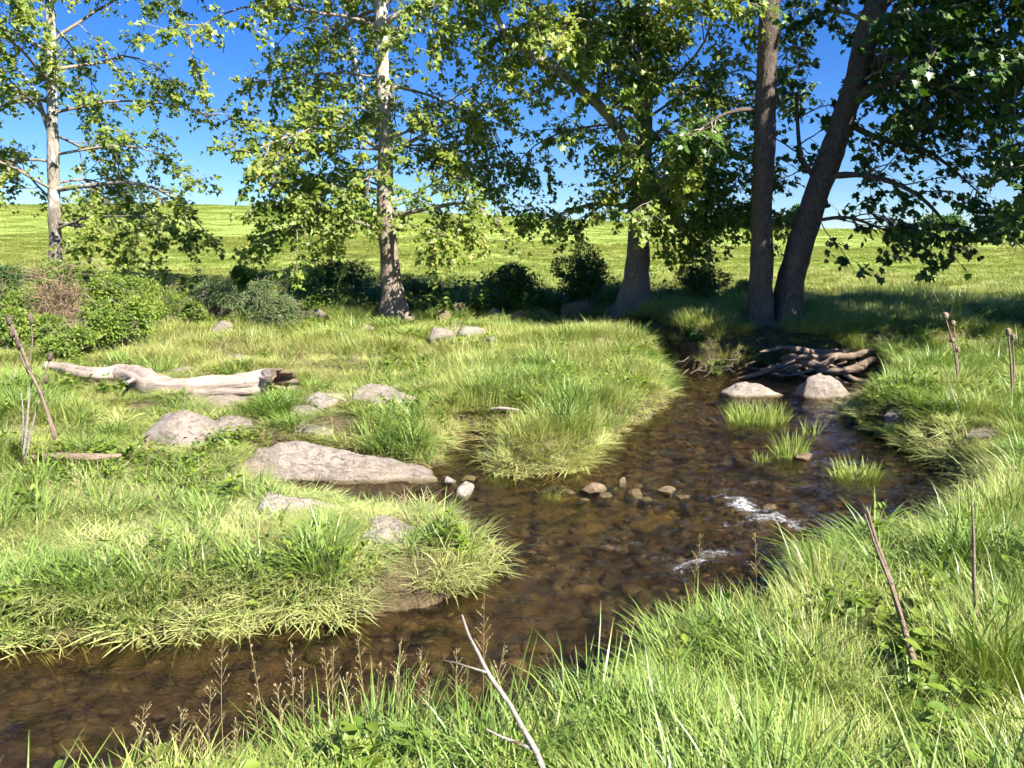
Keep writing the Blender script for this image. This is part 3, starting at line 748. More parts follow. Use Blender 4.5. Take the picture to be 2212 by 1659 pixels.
def build_roots():
    base = PD(1790, 800, 12.9); base[2] = 0.15
    root = link('exposed_roots', None, loc=base, label='tangle of pale exposed roots washed out of the bank behind the boulders', cat='roots')
    L = [[(1690, 775, 13.2, .05), (1715, 770, 13.0, .06), (1745, 785, 12.8, .06), (1775, 790, 12.7, .055), (1800, 772, 12.7, .05), (1815, 765, 12.9, .04)],
         [(1745, 768, 13.1, .04), (1790, 768, 12.8, .055), (1840, 770, 12.7, .06), (1870, 760, 12.7, .05), (1905, 768, 12.8, .045), (1925, 785, 12.9, .03)],
         [(1770, 802, 12.6, .05), (1810, 800, 12.5, .065), (1850, 796, 12.5, .075), (1880, 778, 12.6, .06), (1905, 774, 12.9, .04)],
         [(1800, 792, 12.8, .03), (1830, 812, 12.4, .035), (1870, 826, 12.3, .05), (1910, 824, 12.3, .055), (1945, 812, 12.5, .04)],
         [(1795, 810, 12.6, .025), (1825, 828, 12.3, .03), (1860, 838, 12.2, .03), (1895, 838, 12.2, .025)],
         [(1690, 790, 13.0, .03), (1710, 800, 12.8, .035), (1735, 812, 12.7, .03), (1760, 818, 12.6, .02)],
         [(1640, 800, 13.0, .03), (1670, 805, 12.9, .05), (1690, 818, 12.8, .05), (1700, 832, 12.7, .03)],
         [(1620, 795, 13.1, .02), (1655, 800, 13.0, .03), (1690, 800, 12.9, .04), (1720, 788, 12.9, .04)],
         [(1750, 778, 13.0, .02), (1765, 800, 12.7, .025), (1772, 818, 12.6, .02)],
         [(1840, 765, 13.0, .025), (1850, 790, 12.7, .03), (1835, 812, 12.5, .02)],
         [(1900, 770, 13.0, .03), (1930, 795, 12.7, .03), (1960, 810, 12.6, .02)],
         [(1720, 762, 13.3, .03), (1760, 758, 13.1, .04), (1800, 760, 13.1, .04), (1850, 752, 13.2, .03)]]
    for k, c in enumerate(L): branch_obj('root', row4(c), 26, 10, M['root'], root, base, .28, 9, k)
    rr = np.random.default_rng(9)
    for k in range(16):                                    # heavier arching roots
        u, v = rr.uniform(1700, 1930), rr.uniform(756, 790); d = 13.2 - (v - 756) / 40 * .4
        pts = [(u, v, d, rr.uniform(.03, .06))]; du = rr.choice([-1, 1]) * rr.uniform(15, 40)
        for q in range(4): u += du + rr.uniform(-14, 14); v += rr.uniform(-9, 16); d -= rr.uniform(0, .14); pts.append((u, v, d, pts[0][3] * (.95 - .2 * q)))
        branch_obj('root', row4(pts), 18, 8, M['root'], root, base, .3, 8, 60 + k)
    rr = np.random.default_rng(5)
    for k in range(46):                                    # fine side roots
        u, v = rr.uniform(1480, 1960), rr.uniform(762, 800); d = 13.35 - (v - 760) / 40 * .5 + rr.uniform(-.1, .25)
        pts = [(u, v, d, .011)]
        for q in range(3): u += rr.uniform(-22, 26); v += rr.uniform(-2, 15); d -= .1; pts.append((u, v, d, .009 - .002 * q))
        branch_obj('rootlet', row4(pts), 9, 5, M['dark_wood'] if u < 1680 else M['root'], root, base, .2, 12, k)
build_roots()

# ------------------------------------------------------------------ leaves
SYC = np.array([(0, .36, -.03), (0, 0, 0), (.50, .10, .09), (.34, .34, .04), (.53, .60, .10), (.22, .60, .03), (0, 1.0, .05), (-.22, .60, .03), (-.53, .60, .10), (-.34, .34, .04), (-.50, .10, .09)])
SYC_F = np.array([(0, i, i + 1) for i in range(1, 10)] + [(0, 10, 1)])
LOBE = np.array([(0, 0, 0), (.52, .22, .10), (.24, .46, .02), (0, 1.0, .06), (-.24, .46, .02), (-.52, .22, .10)])
LOBE_F = np.array([(0, 1, 2), (0, 2, 3), (0, 3, 4), (0, 4, 5)])
OVAL = np.array([(0, 0, 0), (.26, .38, .06), (.20, .70, .05), (0, 1, -.04), (-.20, .70, .05), (-.26, .38, .06)])
OVAL_F = np.array([(0, 1, 2), (0, 2, 3), (0, 3, 4), (0, 4, 5)])

def leaf_cloud(pos, tip, nrm, size, rnd, T=SYC, TF=SYC_F):
    pos = np.asarray(pos); tip = np.asarray(tip); nrm = np.asarray(nrm)
    tip = tip / (np.linalg.norm(tip, axis=1)[:, None] + 1e-9)
    nrm = nrm - tip * np.sum(nrm * tip, 1)[:, None]; nrm /= np.linalg.norm(nrm, axis=1)[:, None] + 1e-9
    b = np.cross(tip, nrm)
    V = pos[:, None] + size[:, None, None] * (T[None, :, 0, None] * b[:, None] + T[None, :, 1, None] * tip[:, None] + T[None, :, 2, None] * nrm[:, None])
    n, k = len(pos), len(T)
    F = (TF[None] + (np.arange(n) * k)[:, None, None]).reshape(-1, 3)
    return V.reshape(-1, 3), F, np.repeat(rnd, k)

class TreeGrower:
    def __init__(self, seed): self.rng = np.random.default_rng(seed); self.br = Soup(); self.lp, self.lt, self.ln = [], [], []
    def wander(self, p, d, L, n, droop, wob):
        rng = self.rng; P = [np.array(p, float)]; d = np.array(d, float); d /= np.linalg.norm(d)
        for i in range(n):
            d = d + rng.normal(0, wob, 3) + np.array([0, 0, -droop * (i + 1) / n]); d /= np.linalg.norm(d)
            P.append(P[-1] + d * L / n)
        return np.array(P)
    def twig(self, p, d, L, nl, size):
        rng = self.rng
        P = self.wander(p, d, L, 3, 0.16, 0.16)
        V, F = tube(P, np.linspace(.006, .002, 4), 3, cap=False); self.br.add(V, F)
        t = rng.uniform(0.1, 1.05, nl); q = P[0] + 0
        idx = np.clip(t * 3, 0, 2.999); k = idx.astype(int); f = (idx - k)[:, None]
        base = P[k] * (1 - f) + P[k + 1] * f
        ax = P[-1] - P[0]; ax /= np.linalg.norm(ax) + 1e-9
        out = rng.normal(0, 1, (nl, 3)); out[:, 2] *= .5; out += ax * 0.9
        out /= np.linalg.norm(out, axis=1)[:, None]
        base = base + out * rng.uniform(.03, .09, nl)[:, None]
        tip = out + np.array([0, 0, -.55]) + rng.normal(0, .25, (nl, 3))
        nr = np.array([0.60, -0.65, 0.7]) + rng.normal(0, .42, (nl, 3)) + out * .3
        self.lp.append(base); self.lt.append(tip); self.ln.append(nr)
    def limb(self, P, r0, r1, n2, len2, n3, nl, droop2=.12, tfrom=.15):
        """P polyline of a primary limb; grows secondaries, twigs and leaves"""
        rng = self.rng; n = len(P)
        V, F = tube(P, np.linspace(r0, r1, n), 7, 0.12, 6, 1, cap=False); self.br.add(V, F)
        for i in range(n2):
            t = tfrom + (1 - tfrom) * (i + rng.uniform(0, 1)) / n2
            k = min(int(t * (n - 1)), n - 2); f = t * (n - 1) - k
            p = P[k] * (1 - f) + P[k + 1] * f
            d = P[k + 1] - P[k]; d /= np.linalg.norm(d) + 1e-9
            sd = np.cross(d, rng.normal(0, 1, 3) + np.array([0, 0, 1.2])); sd /= np.linalg.norm(sd) + 1e-9
            if rng.random() < .5: sd = -sd
            dd = d * rng.uniform(.3, .9) + sd * rng.uniform(.5, 1) + np.array([0, 0, rng.uniform(-.35, .3)])
            L = len2 * rng.uniform(.6, 1.2) * (1.15 - .55 * t)
            S = self.wander(p, dd, L, 6, droop2, .14)
            V, F = tube(S, np.linspace(max(r1 * 1.1, .014), .005, 7), 4, cap=False); self.br.add(V, F)
            for j in range(n3):
                tt = .2 + .8 * (j + rng.uniform(0, 1)) / n3
                kk = min(int(tt * 6), 5); ff = tt * 6 - kk
                q = S[kk] * (1 - ff) + S[kk + 1] * ff
                d2 = S[kk + 1] - S[kk]; d2 /= np.linalg.norm(d2) + 1e-9
                s2 = rng.normal(0, 1, 3); s2[2] *= .6
                self.twig(q, d2 * .7 + s2 * .7, rng.uniform(.25, .6), nl, 0)
            self.twig(S[-1], S[-1] - S[-2], .4, nl + 1, 0)

def ground_at(x, y): return float(terrain_z([x], [y])[0])

def flare_trunk(ctrl, n, sides, seed, flare=1.0, rough=.10):
    s = spline(ctrl, n); P = s[:, :3]; R = s[:, 3].copy()
    V, F = tube(P, R, sides, rough, 3.5, seed, cap=False)
    V = V.reshape(n, sides, 3)
    h = P[:, 2] - P[0, 2]
    a = np.linspace(0, 2 * pi, sides, endpoint=False)
    fl = flare * np.exp(-np.clip(h - .1, 0, None) / .42)[:, None] * (0.35 + 0.65 * np.clip(np.sin(a * 5 + seed) * .6 + np.sin(a * 3 + 2 * seed) * .5, 0, 1))[None]
    V = P[:, None] + (V - P[:, None]) * (1 + fl)[..., None]
    V[..., 2] = np.where(fl > 0.02, P[:, None, 2] + (V[..., 2] - P[:, None, 2]) * .2, V[..., 2])
    return V.reshape(-1, 3), F, s

def sycamore(label, seed, trunks, bark, H, crown_r, z0, limbs, n_prim, limb_bark='bark_mottled', n2=8, n3=5, nl=6, leaf=(.11, .19), mat='sycamore_leaf', centre=None, roots=0, az_bias=None, len2=1.3, zlow=None, T=SYC, TF=SYC_F, on=None):
    base = np.array(trunks[0][0][:3]); 
    root = link('sycamore_tree', None, loc=base, label=label, cat='tree', group=None)
    axes = []
    for k, ctrl in enumerate(trunks):
        V, F, s = flare_trunk(ctrl, 70, 28, seed + k, 0.9)
        link('trunk', make_mesh('trunk', V - base, F, smooth=True), M[bark], root)
        axes.append(s)
        BLOCK.append((ctrl[0][0], ctrl[0][1], ctrl[0][3] * 1.5, ctrl[0][3] * 1.5, 0))
    g = TreeGrower(seed); rng = g.rng
    for c in limbs:                                        # limbs seen in the photograph
        P = spline(c['p'], 14)
        V, F = tube(P[:, :3], P[:, 3], 12, .14, 5, seed, cap=False)
        link('limb', make_mesh('limb', V - base, F, smooth=True), M[c.get('bark', limb_bark)], root)
        g.limb(P[:, :3], P[0, 3] * .5, P[-1, 3] * .5, c.get('n2', n2), c.get('len2', len2), n3, nl, tfrom=c.get('from', .15))
    for i in range(n_prim):
        s = axes[i % len(axes)] if on is None else axes[on]
        top = s[-1][2]
        t = (i + rng.uniform(0, 1)) / n_prim
        zz = z0 + (top - z0) * t
        k = int(np.argmin(np.abs(s[:, 2] - zz))); p = s[k][:3]
        az = i * 2.39996 + rng.uniform(-.5, .5)
        if az_bias is not None and rng.random() < az_bias[1]: az = az_bias[0] + rng.uniform(-1, 1)
        el = rng.uniform(-.05, .5) + .35 * t
        prof = crown_r * (0.72 + .55 * math.sin(pi * min(1, t * .9 + .12))) * (1 - .55 * t ** 3)
        L = prof * rng.uniform(.7, 1.1)
        P = g.wander(p, (cos(az) * cos(el), sin(az) * cos(el), sin(el)), L, 10, .13 if t < .6 else .05, .10)
        g.limb(P, max(.02, .010 * L), .008, n2, len2 * (0.6 + .1 * L), n3, nl)
    me = g.br.mesh('branches'); me.vertices.foreach_get
    co = np.vstack(g.br.V) - base; me.vertices.foreach_set('co', co.astype(np.float32).ravel()); me.update()
    link('branches', me, M['twig'], root, kind='stuff')
    lp, lt, ln = np.vstack(g.lp), np.vstack(g.lt), np.vstack(g.ln)
    gz = np.interp(lp[:, 1], YK, ZK)
    ok = lp[:, 2] > gz + (zlow or 0.9)
    ok &= (lp[:, 2] < 9.5) | (rng.uniform(0, 1, len(lp)) < .5)                  # unseen upper crown thinned so sun reaches the leaves below
    lp, lt, ln = lp[ok], lt[ok], ln[ok]
    n = len(lp)
    rnd = np.clip(.5 + .28 * fbm(lp[:, 0] * .9, lp[:, 1] * .9, lp[:, 2] * .9, 2, seed) + rng.normal(0, .17, n), 0, 1)
    V, F, A = leaf_cloud(lp - base, lt, ln, rng.uniform(*leaf, n), rnd, T, TF)
    link('crown', make_mesh('crown', V, F, {'rnd': ('FLOAT', A)}), M[mat], root, kind='stuff')
    print('TREE', label, 'leaves', n, 'tris', len(F))
    return root

def trunk_pts(pts, z_foot=True):
    out = row4(pts)
    x, y, z, r = out[0]
    g = ground_at(x, y)
    out[0] = (x, y, g - 0.1, r)
    return out

D1, D2, D3, D4 = 20.0, 16.9, 18.2, 14.6
def up(p, dz, dx=0, dy=0, r=.05):
    return (p[0] + dx, p[1] + dy, p[2] + dz, r)

t1 = trunk_pts([(124, 640, D1, .20), (120, 540, D1, .155), (116, 400, D1, .14), (113, 250, D1, .125), (110, 120, D1, .115), (106, 0, D1, .10)])
t1 += [up(t1[-1], 3.5, -.1, .2, .09), up(t1[-1], 7.5, .2, .3, .03)]
sycamore('slender white barked sycamore at the left with loose spreading crown', 11, [t1], 'bark_white', 17, 3.7, 2.6,
         [{'p': row4([(118, 410, D1, .07), (200, 400, 19.7, .055), (290, 395, 19.4, .045), (370, 425, 19.1, .03), (440, 495, 18.9, .012)])},
          {'p': row4([(112, 300, D1, .06), (70, 190, 20.2, .045), (10, 120, 20.5, .02)])},
          {'p': row4([(120, 600, D1, .05), (220, 615, 19.5, .04), (290, 670, 19.2, .02)])} if False else {'p': row4([(120, 480, D1, .05), (220, 500, 19.5, .04), (290, 550, 19.2, .015)])}], 38, 'bark_white', n2=9, n3=7, nl=12, leaf=(.075, .145), len2=1.3, zlow=.8, T=LOBE, TF=LOBE_F)

t2 = trunk_pts([(862, 712, D2, .30), (852, 660, D2, .235), (842, 560, D2, .20), (832, 440, D2, .175), (832, 300, D2, .155), (826, 150, D2, .14), (823, 0, D2, .13)])
t2 += [up(t2[-1], 3.5, -.1, .2, .12), up(t2[-1], 7.5, .2, .3, .03)]
sycamore('mottled sycamore with lit trunk standing left of centre', 23, [t2], 'bark_mottled', 17, 3.1, 2.9,
         [{'p': row4([(836, 45, D2, .07), (870, 28, 16.8, .055), (910, 28, 16.7, .05), (955, 50, 16.6, .03), (965, 60, 16.6, .02)]), 'n2': 4, 'bark': 'limb_white', 'from': .5},
          {'p': row4([(826, 300, D2, .06), (790, 210, 17, .05), (760, 100, 17.2, .03), (740, 10, 17.3, .02)])},
          {'p': row4([(842, 330, D2, .05), (900, 300, 16.8, .04), (980, 260, 16.6, .03), (1060, 240, 16.5, .012)]), 'n2': 6},
          {'p': row4([(836, 470, D2, .05), (930, 450, 16.6, .04), (1010, 440, 16.4, .03), (1080, 480, 16.2, .012)])},
          {'p': row4([(832, 500, D2, .05), (740, 470, 16.7, .04), (640, 450, 16.5, .03), (560, 500, 16.3, .012)]), 'n2': 13},
          {'p': row4([(834, 420, D2, .05), (760, 400, 16.2, .04), (690, 420, 15.8, .03), (640, 500, 15.5, .012)]), 'n2': 12},
          {'p': row4([(834, 330, D2, .05), (740, 280, 16.4, .04), (640, 290, 16.0, .03), (540, 330, 15.8, .012)]), 'n2': 11},
          {'p': row4([(838, 500, D2, .05), (900, 490, 16.2, .04), (960, 510, 15.9, .012)]), 'n2': 8}], 40, n2=9, n3=7, nl=13, leaf=(.07, .135), len2=1.25, zlow=.85, T=LOBE, TF=LOBE_F)

t3 = trunk_pts([(1368, 692, D3, .48), (1370, 645, D3, .35), (1378, 560, D3, .26), (1382, 440, D3, .21), (1390, 300, D3, .19), (1392, 150, D3, .17), (1390, 0, D3, .15)])
t3 += [up(t3[-1], 3.5, .1, .2, .14), up(t3[-1], 8, .2, .3, .03)]
sycamore('dense sycamore with broad flared trunk right of centre', 37, [t3], 'bark_mottled', 18, 3.6, 2.6,
         [{'p': row4([(1380, 350, D3, .12), (1310, 245, 17.6, .11), (1250, 190, 17.2, .10), (1190, 140, 16.9, .095), (1110, 95, 16.6, .08), (1075, 40, 16.4, .06), (1040, -40, 16.3, .04)]), 'bark': 'limb_white', 'n2': 12, 'from': .3},
          {'p': row4([(1378, 450, D3, .06), (1300, 440, 17.8, .05), (1230, 455, 17.5, .03), (1170, 480, 17.3, .015)])},
          {'p': row4([(1386, 480, D3, .06), (1450, 470, 17.8, .05), (1510, 500, 17.5, .02)])},
          {'p': row4([(1384, 420, D3, .05), (1400, 380, 17.2, .04), (1410, 400, 16.4, .03), (1400, 450, 15.9, .012)]), 'n2': 12},
          {'p': row4([(1388, 300, D3, .05), (1370, 240, 17.2, .04), (1345, 240, 16.4, .03), (1330, 300, 15.9, .012)]), 'n2': 12},
          {'p': row4([(1390, 220, D3, .05), (1420, 150, 17.2, .04), (1440, 150, 16.4, .03), (1460, 210, 15.9, .012)]), 'n2': 12},
          {'p': row4([(1390, 120, D3, .05), (1380, 50, 17.2, .04), (1370, 50, 16.4, .03), (1365, 110, 15.9, .012)]), 'n2': 12}], 54, n2=10, n3=7, nl=12, leaf=(.075, .15), len2=1.3, zlow=1.0, az_bias=(-1.6, .45), T=LOBE, TF=LOBE_F)

t4 = trunk_pts([(1640, 735, D4, .34), (1641, 690, D4, .24), (1645, 600, D4, .205), (1646, 450, D4, .19), (1652, 300, D4, .185), (1656, 150, D4, .18), (1665, 0, D4, .175)])
t4 += [up(t4[-1], 2.5, .2, .3, .13), up(t4[-1], 5, .5, .3, .03)]
t5 = trunk_pts([(1700, 732, D4 + .15, .38), (1698, 680, D4 + .15, .27), (1720, 560, D4 + .1, .235), (1764, 420, D4, .225), (1810, 290, D4, .21), (1856, 150, D4 - .1, .20), (1898, 0, D4 - .2, .19)])
t5 += [up(t5[-1], 2.8, 1.2, -.3, .15), up(t5[-1], 5.5, 2.0, -.6, .03)]
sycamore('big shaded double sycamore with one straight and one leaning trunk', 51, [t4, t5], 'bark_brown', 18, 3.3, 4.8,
         [{'p': row4([(1636, 236, D4, .045), (1600, 238, 14.5, .04), (1562, 248, 14.4, .03), (1530, 268, 14.3, .018), (1508, 282, 14.3, .008)]), 'n2': 9, 'from': .4, 'len2': .9},
          {'p': row4([(1830, 230, D4, .10), (1880, 195, 14.2, .09), (1930, 172, 13.8, .08), (2010, 178, 13.3, .05), (2120, 230, 12.8, .02)]), 'n2': 10, 'from': .3},
          {'p': row4([(1850, 165, D4, .07), (1930, 120, 14.1, .06), (2040, 130, 13.6, .04), (2150, 200, 13.2, .015)]), 'n2': 10},
          {'p': row4([(1780, 380, D4, .06), (1880, 380, 14.0, .05), (1980, 420, 13.4, .035), (2060, 500, 13, .012)]), 'n2': 9},
          {'p': row4([(1820, 260, D4, .06), (1900, 300, 14.8, .05), (2010, 330, 15.0, .035), (2120, 420, 15.2, .012)]), 'n2': 10},
          {'p': row4([(1770, 400, D4, .05), (1730, 330, 14.8, .04), (1720, 200, 15.2, .03)]), 'n2': 6},
          {'p': row4([(1745, 480, D4, .035), (1830, 470, 14.2, .028), (1920, 500, 13.9, .012)]), 'n2': 8}], 34, 'bark_brown', n2=10, n3=7, nl=7, leaf=(.09, .165), mat='dark_shaded_leaf', az_bias=(-.2, .8), len2=1.25, zlow=1.1, on=1)

tx, ty = 13.6, 10.7
gz = ground_at(tx, ty)
t6 = [(tx, ty, gz - .1, .5), (tx, ty, gz + 1.2, .36), (tx - .1, ty, gz + 4, .33), (tx - .2, ty + .1, gz + 8, .28), (tx, ty, gz + 10.5, .16), (tx, ty, gz + 13.5, .03)]
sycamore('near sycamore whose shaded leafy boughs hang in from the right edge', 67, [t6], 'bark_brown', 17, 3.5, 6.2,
         [{'p': [(tx, ty, 4.6, .10), (tx - 2.2, ty + .1, 5.0, .08), (tx - 4.4, ty + .1, 4.6, .06), (tx - 5.8, ty, 3.9, .03), (tx - 6.4, ty - .2, 3.1, .012)], 'n2': 24, 'from': .3},
          {'p': [(tx, ty, 5.6, .10), (tx - 2.2, ty - .5, 6.0, .08), (tx - 4.2, ty - .3, 5.8, .06), (tx - 5.8, ty + .4, 5.2, .03), (tx - 6.5, ty + .8, 4.4, .012)], 'n2': 24, 'from': .3},
          {'p': [(tx, ty, 4.2, .10), (tx - 2.0, ty + 1.0, 4.4, .08), (tx - 3.8, ty + 1.6, 4.0, .06), (tx - 5.2, ty + 2.0, 3.0, .03), (tx - 5.8, ty + 2.0, 2.3, .012)], 'n2': 20, 'from': .3},
          {'p': [(tx, ty, 6.6, .10), (tx - 2.5, ty + .8, 7.0, .08), (tx - 5.0, ty + 1.2, 6.8, .05), (tx - 7.0, ty + 1.5, 6.0, .012)], 'n2': 20, 'from': .3}],
         26, 'bark_brown', n2=10, n3=7, nl=7, leaf=(.10, .175), mat='dark_shaded_leaf', len2=1.2, zlow=1.85)
tx, ty = 18.0, 10.6
gz = ground_at(tx, ty)
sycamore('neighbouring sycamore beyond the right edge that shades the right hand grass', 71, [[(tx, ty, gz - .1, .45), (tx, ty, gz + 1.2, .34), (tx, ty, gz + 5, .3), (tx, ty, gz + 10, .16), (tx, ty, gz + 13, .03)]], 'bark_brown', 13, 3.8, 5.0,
         [], 30, 'bark_brown', n2=9, n3=6, nl=6, leaf=(.13, .22), mat='dark_shaded_leaf', len2=1.4, zlow=2.0, T=LOBE, TF=LOBE_F)

# ------------------------------------------------------------------ shrubs
def shrub(label, u, v, wpx, hpx, n, mat='shrub_leaf', seed=0, leaf=(.03, .07), dist=None, name='shrub', cat='shrub', lumps=7, stems=14, depth=.8, T=OVAL, TF=OVAL_F, dead=False, group=None):
    if dist is None:
        dist = ground_hit(u, v)[1]
    p = PD(u, v, dist); base = np.array([p[0], p[1], ground_at(p[0], p[1]) - .03])
    s = dist / F_PX; W, Hh = wpx * s / 2, hpx * s
    rng = np.random.default_rng(seed + 900)
    root = link(name, None, loc=base, label=label, cat=cat, group=group)
    cs = []
    for k in range(lumps):
        a = rng.uniform(0, 2 * pi); rr = math.sqrt(rng.uniform(0, 1)) * .62
        hz = rng.uniform(.30, .80) * (1 - .35 * rr)
        cs.append((cos(a) * rr * W, sin(a) * rr * W * depth, hz * Hh, rng.uniform(.30, .48) * W, rng.uniform(.16, .28) * Hh))
    so = Soup(); lp = []; ld = []
    for k in range(stems):
        c = cs[k % lumps]; e = np.array(c[:3]) + rng.normal(0, .3, 3) * np.array([c[3], c[3] * depth, c[4]])
        f = np.array([rng.uniform(-.25, .25) * W, rng.uniform(-.25, .25) * W, 0])
        P = spline([f, f * .6 + e * .4 + rng.normal(0, .05, 3) * W, e, e + (e - f) * .18 + rng.normal(0, .1, 3) * W], 9)
        V, F = tube(P, np.linspace(.012, .003, 9), 4, cap=False); so.add(V, F, rng.uniform(0, 1))
        for q in range(10 if not dead else 26):
            b0 = P[rng.integers(2, 9)]; b1 = b0 + rng.normal(0, .35, 3) * W * np.array([1, 1, .7]) + np.array([0, 0, .05])
            V, F = tube(np.array([b0, (b0 + b1) / 2 + rng.normal(0, .04, 3), b1]), [.005, .004, .002], 3, cap=False); so.add(V, F, rng.uniform(0, 1))
    link('stems', so.mesh('stems'), M['dead_twig'] if dead else M['twig'], root, kind='stuff')
    if n:
        w = np.array([c[3] ** 2 for c in cs]); ci = rng.choice(lumps, n, p=w / w.sum())
        C = np.array(cs)[ci]
        dv = rng.normal(0, 1, (n, 3)); dv /= np.linalg.norm(dv, axis=1)[:, None]
        rad = rng.uniform(.35, 1.0, n) ** .45 * (1 + .3 * fbm(dv[:, 0] * 2.5 + ci * 3.1, dv[:, 1] * 2.5, dv[:, 2] * 2.5, 2, seed))
        lp = C[:, :3] + dv * rad[:, None] * np.stack([C[:, 3], C[:, 3] * depth, C[:, 4]], 1)
        lp[:, 2] = np.maximum(lp[:, 2], rng.uniform(0.02, .12, n))
        nr = dv * .6 + np.array([.4, -.45, .75]) + rng.normal(0, .4, (n, 3))
        tp = dv + rng.normal(0, .6, (n, 3)) + np.array([0, 0, -.2])
        rnd = np.clip(.45 + .25 * fbm(lp[:, 0] * 4, lp[:, 1] * 4, lp[:, 2] * 4, 2, seed) + rng.normal(0, .18, n), 0, 1)
        V, F, A = leaf_cloud(lp, tp, nr, rng.uniform(*leaf, n), rnd, T, TF)
        link('foliage', make_mesh('foliage', V, F, {'rnd': ('FLOAT', A)}), M[mat], root, kind='stuff')
    BLOCK.append((base[0], base[1], W * .5, W * .5 * depth, 0))
    return root

shrub('dark green bush left of the log with bright leaf tips', 262, 752, 160, 150, 7500, 'shrub_leaf', 1)
shrub('large leafy bush behind the dark bush at the left', 250, 705, 220, 175, 9000, 'shrub_leaf', 2, dist=15.2)
shrub('yellowish bush under the white barked trunk', 130, 680, 190, 150, 6000, 'shrub_leaf', 3, dist=17.0)
shrub('tangle of brown dead brambles among the left bushes', 138, 730, 110, 160, 0, seed=4, stems=40, dead=True, cat='brambles', name='bramble')
shrub('low lush leafy patch at the left edge', 60, 755, 170, 100, 5500, 'shrub_leaf', 5)
shrub('leafy green plants beside the dark bush foot', 160, 772, 150, 80, 4500, 'shrub_leaf', 6)
shrub('shaded bush at the far left edge of the field', 12, 660, 140, 130, 4000, 'dark_shaded_leaf', 7, dist=18.5)
shrub('lit rounded bush at the shadow edge left of the mottled trunk', 548, 650, 90, 100, 3500, 'shrub_leaf', 8, dist=20.5, leaf=(.05, .1))
shrub('grey green fine leaved shrub left of the mottled trunk', 600, 718, 140, 140, 9000, 'grey_leaf', 9, leaf=(.02, .045))
shrub('paler fine leaved shrub left of the grey shrub', 470, 705, 150, 110, 7000, 'grey_leaf', 10, leaf=(.02, .045))
shrub('small shrub right of the large left bush', 372, 705, 100, 110, 3500, 'shrub_leaf', 11, leaf=(.02, .05))
shrub('shaded dark bush close behind the mottled trunk', 730, 700, 170, 120, 6000, 'dark_shaded_leaf', 12, dist=19.0)
shrub('low green bush midway between the two middle trunks', 1110, 684, 150, 100, 5000, 'dark_shaded_leaf', 13, dist=19.2, leaf=(.04, .09))
shrub('tall dark bush left of the thick middle trunk', 1268, 684, 200, 130, 8000, 'dark_shaded_leaf', 14, dist=19.6, leaf=(.04, .08))
shrub('shaded thicket left of the double sycamore', 1500, 700, 170, 100, 6000, 'dark_shaded_leaf', 15, dist=18.5)
shrub('small leafy bush right behind the straight trunk', 1598, 655, 60, 70, 2500, 'dark_shaded_leaf', 16, dist=19.5)
shrub('yellow green bush hanging at the pool bank below the double tree', 1552, 782, 60, 46, 2200, 'shrub_leaf', 17, leaf=(.03, .06), dist=13.3)
shrub('small dark weed bush on bank left of the pool', 1500, 742, 60, 44, 2000, 'dark_shaded_leaf', 18)
shrub('leafy bush in front of the white barked trunk foot', 60, 690, 170, 120, 6500, 'shrub_leaf', 20, dist=15.8)
shrub('bright bush right of the large left bush at the field edge', 345, 660, 120, 100, 5000, 'shrub_leaf', 21, dist=18.0)
shrub('low bush between the pale pointed rock and the large left bush', 420, 690, 90, 70, 3500, 'shrub_leaf', 22, dist=15.6)
shrub('shaded low bush behind the stone heap', 900, 676, 120, 70, 4000, 'dark_shaded_leaf', 23, dist=19.2)
shrub('shaded bush left of the dense tree foot', 1190, 690, 90, 70, 3500, 'dark_shaded_leaf', 24, dist=18.6)
# distant hedge and trees on the skyline
for k, (u, v, w, h, d, lb) in enumerate([(1588, 498, 74, 48, 100, 'small rounded far tree on the skyline left of the straight trunk'), (1530, 497, 80, 26, 105, 'low far hedge on the skyline beside the rounded far tree'),
                                         (1716, 505, 50, 50, 100, 'far tree seen between the two shaded trunks'), (2030, 508, 110, 46, 112, 'far tree behind the hanging boughs'), (2180, 512, 90, 60, 100, 'far dark tree at the right edge of the field'),
                                         (590, 456, 40, 10, 118, 'tiny far bush on the hill crest left of the mottled tree'), (1150, 478, 60, 12, 118, 'low far bush on the crest between the middle trees'), (1440, 490, 90, 16, 118, 'low far hedge on the crest behind the dense tree')]):
    shrub(lb, u, v, w, h, 2600, 'dark_shaded_leaf' if k not in (0, 1) else 'shrub_leaf', 40 + k, leaf=(.3, .6), dist=d, name='far_tree', cat='tree', lumps=9, stems=6)

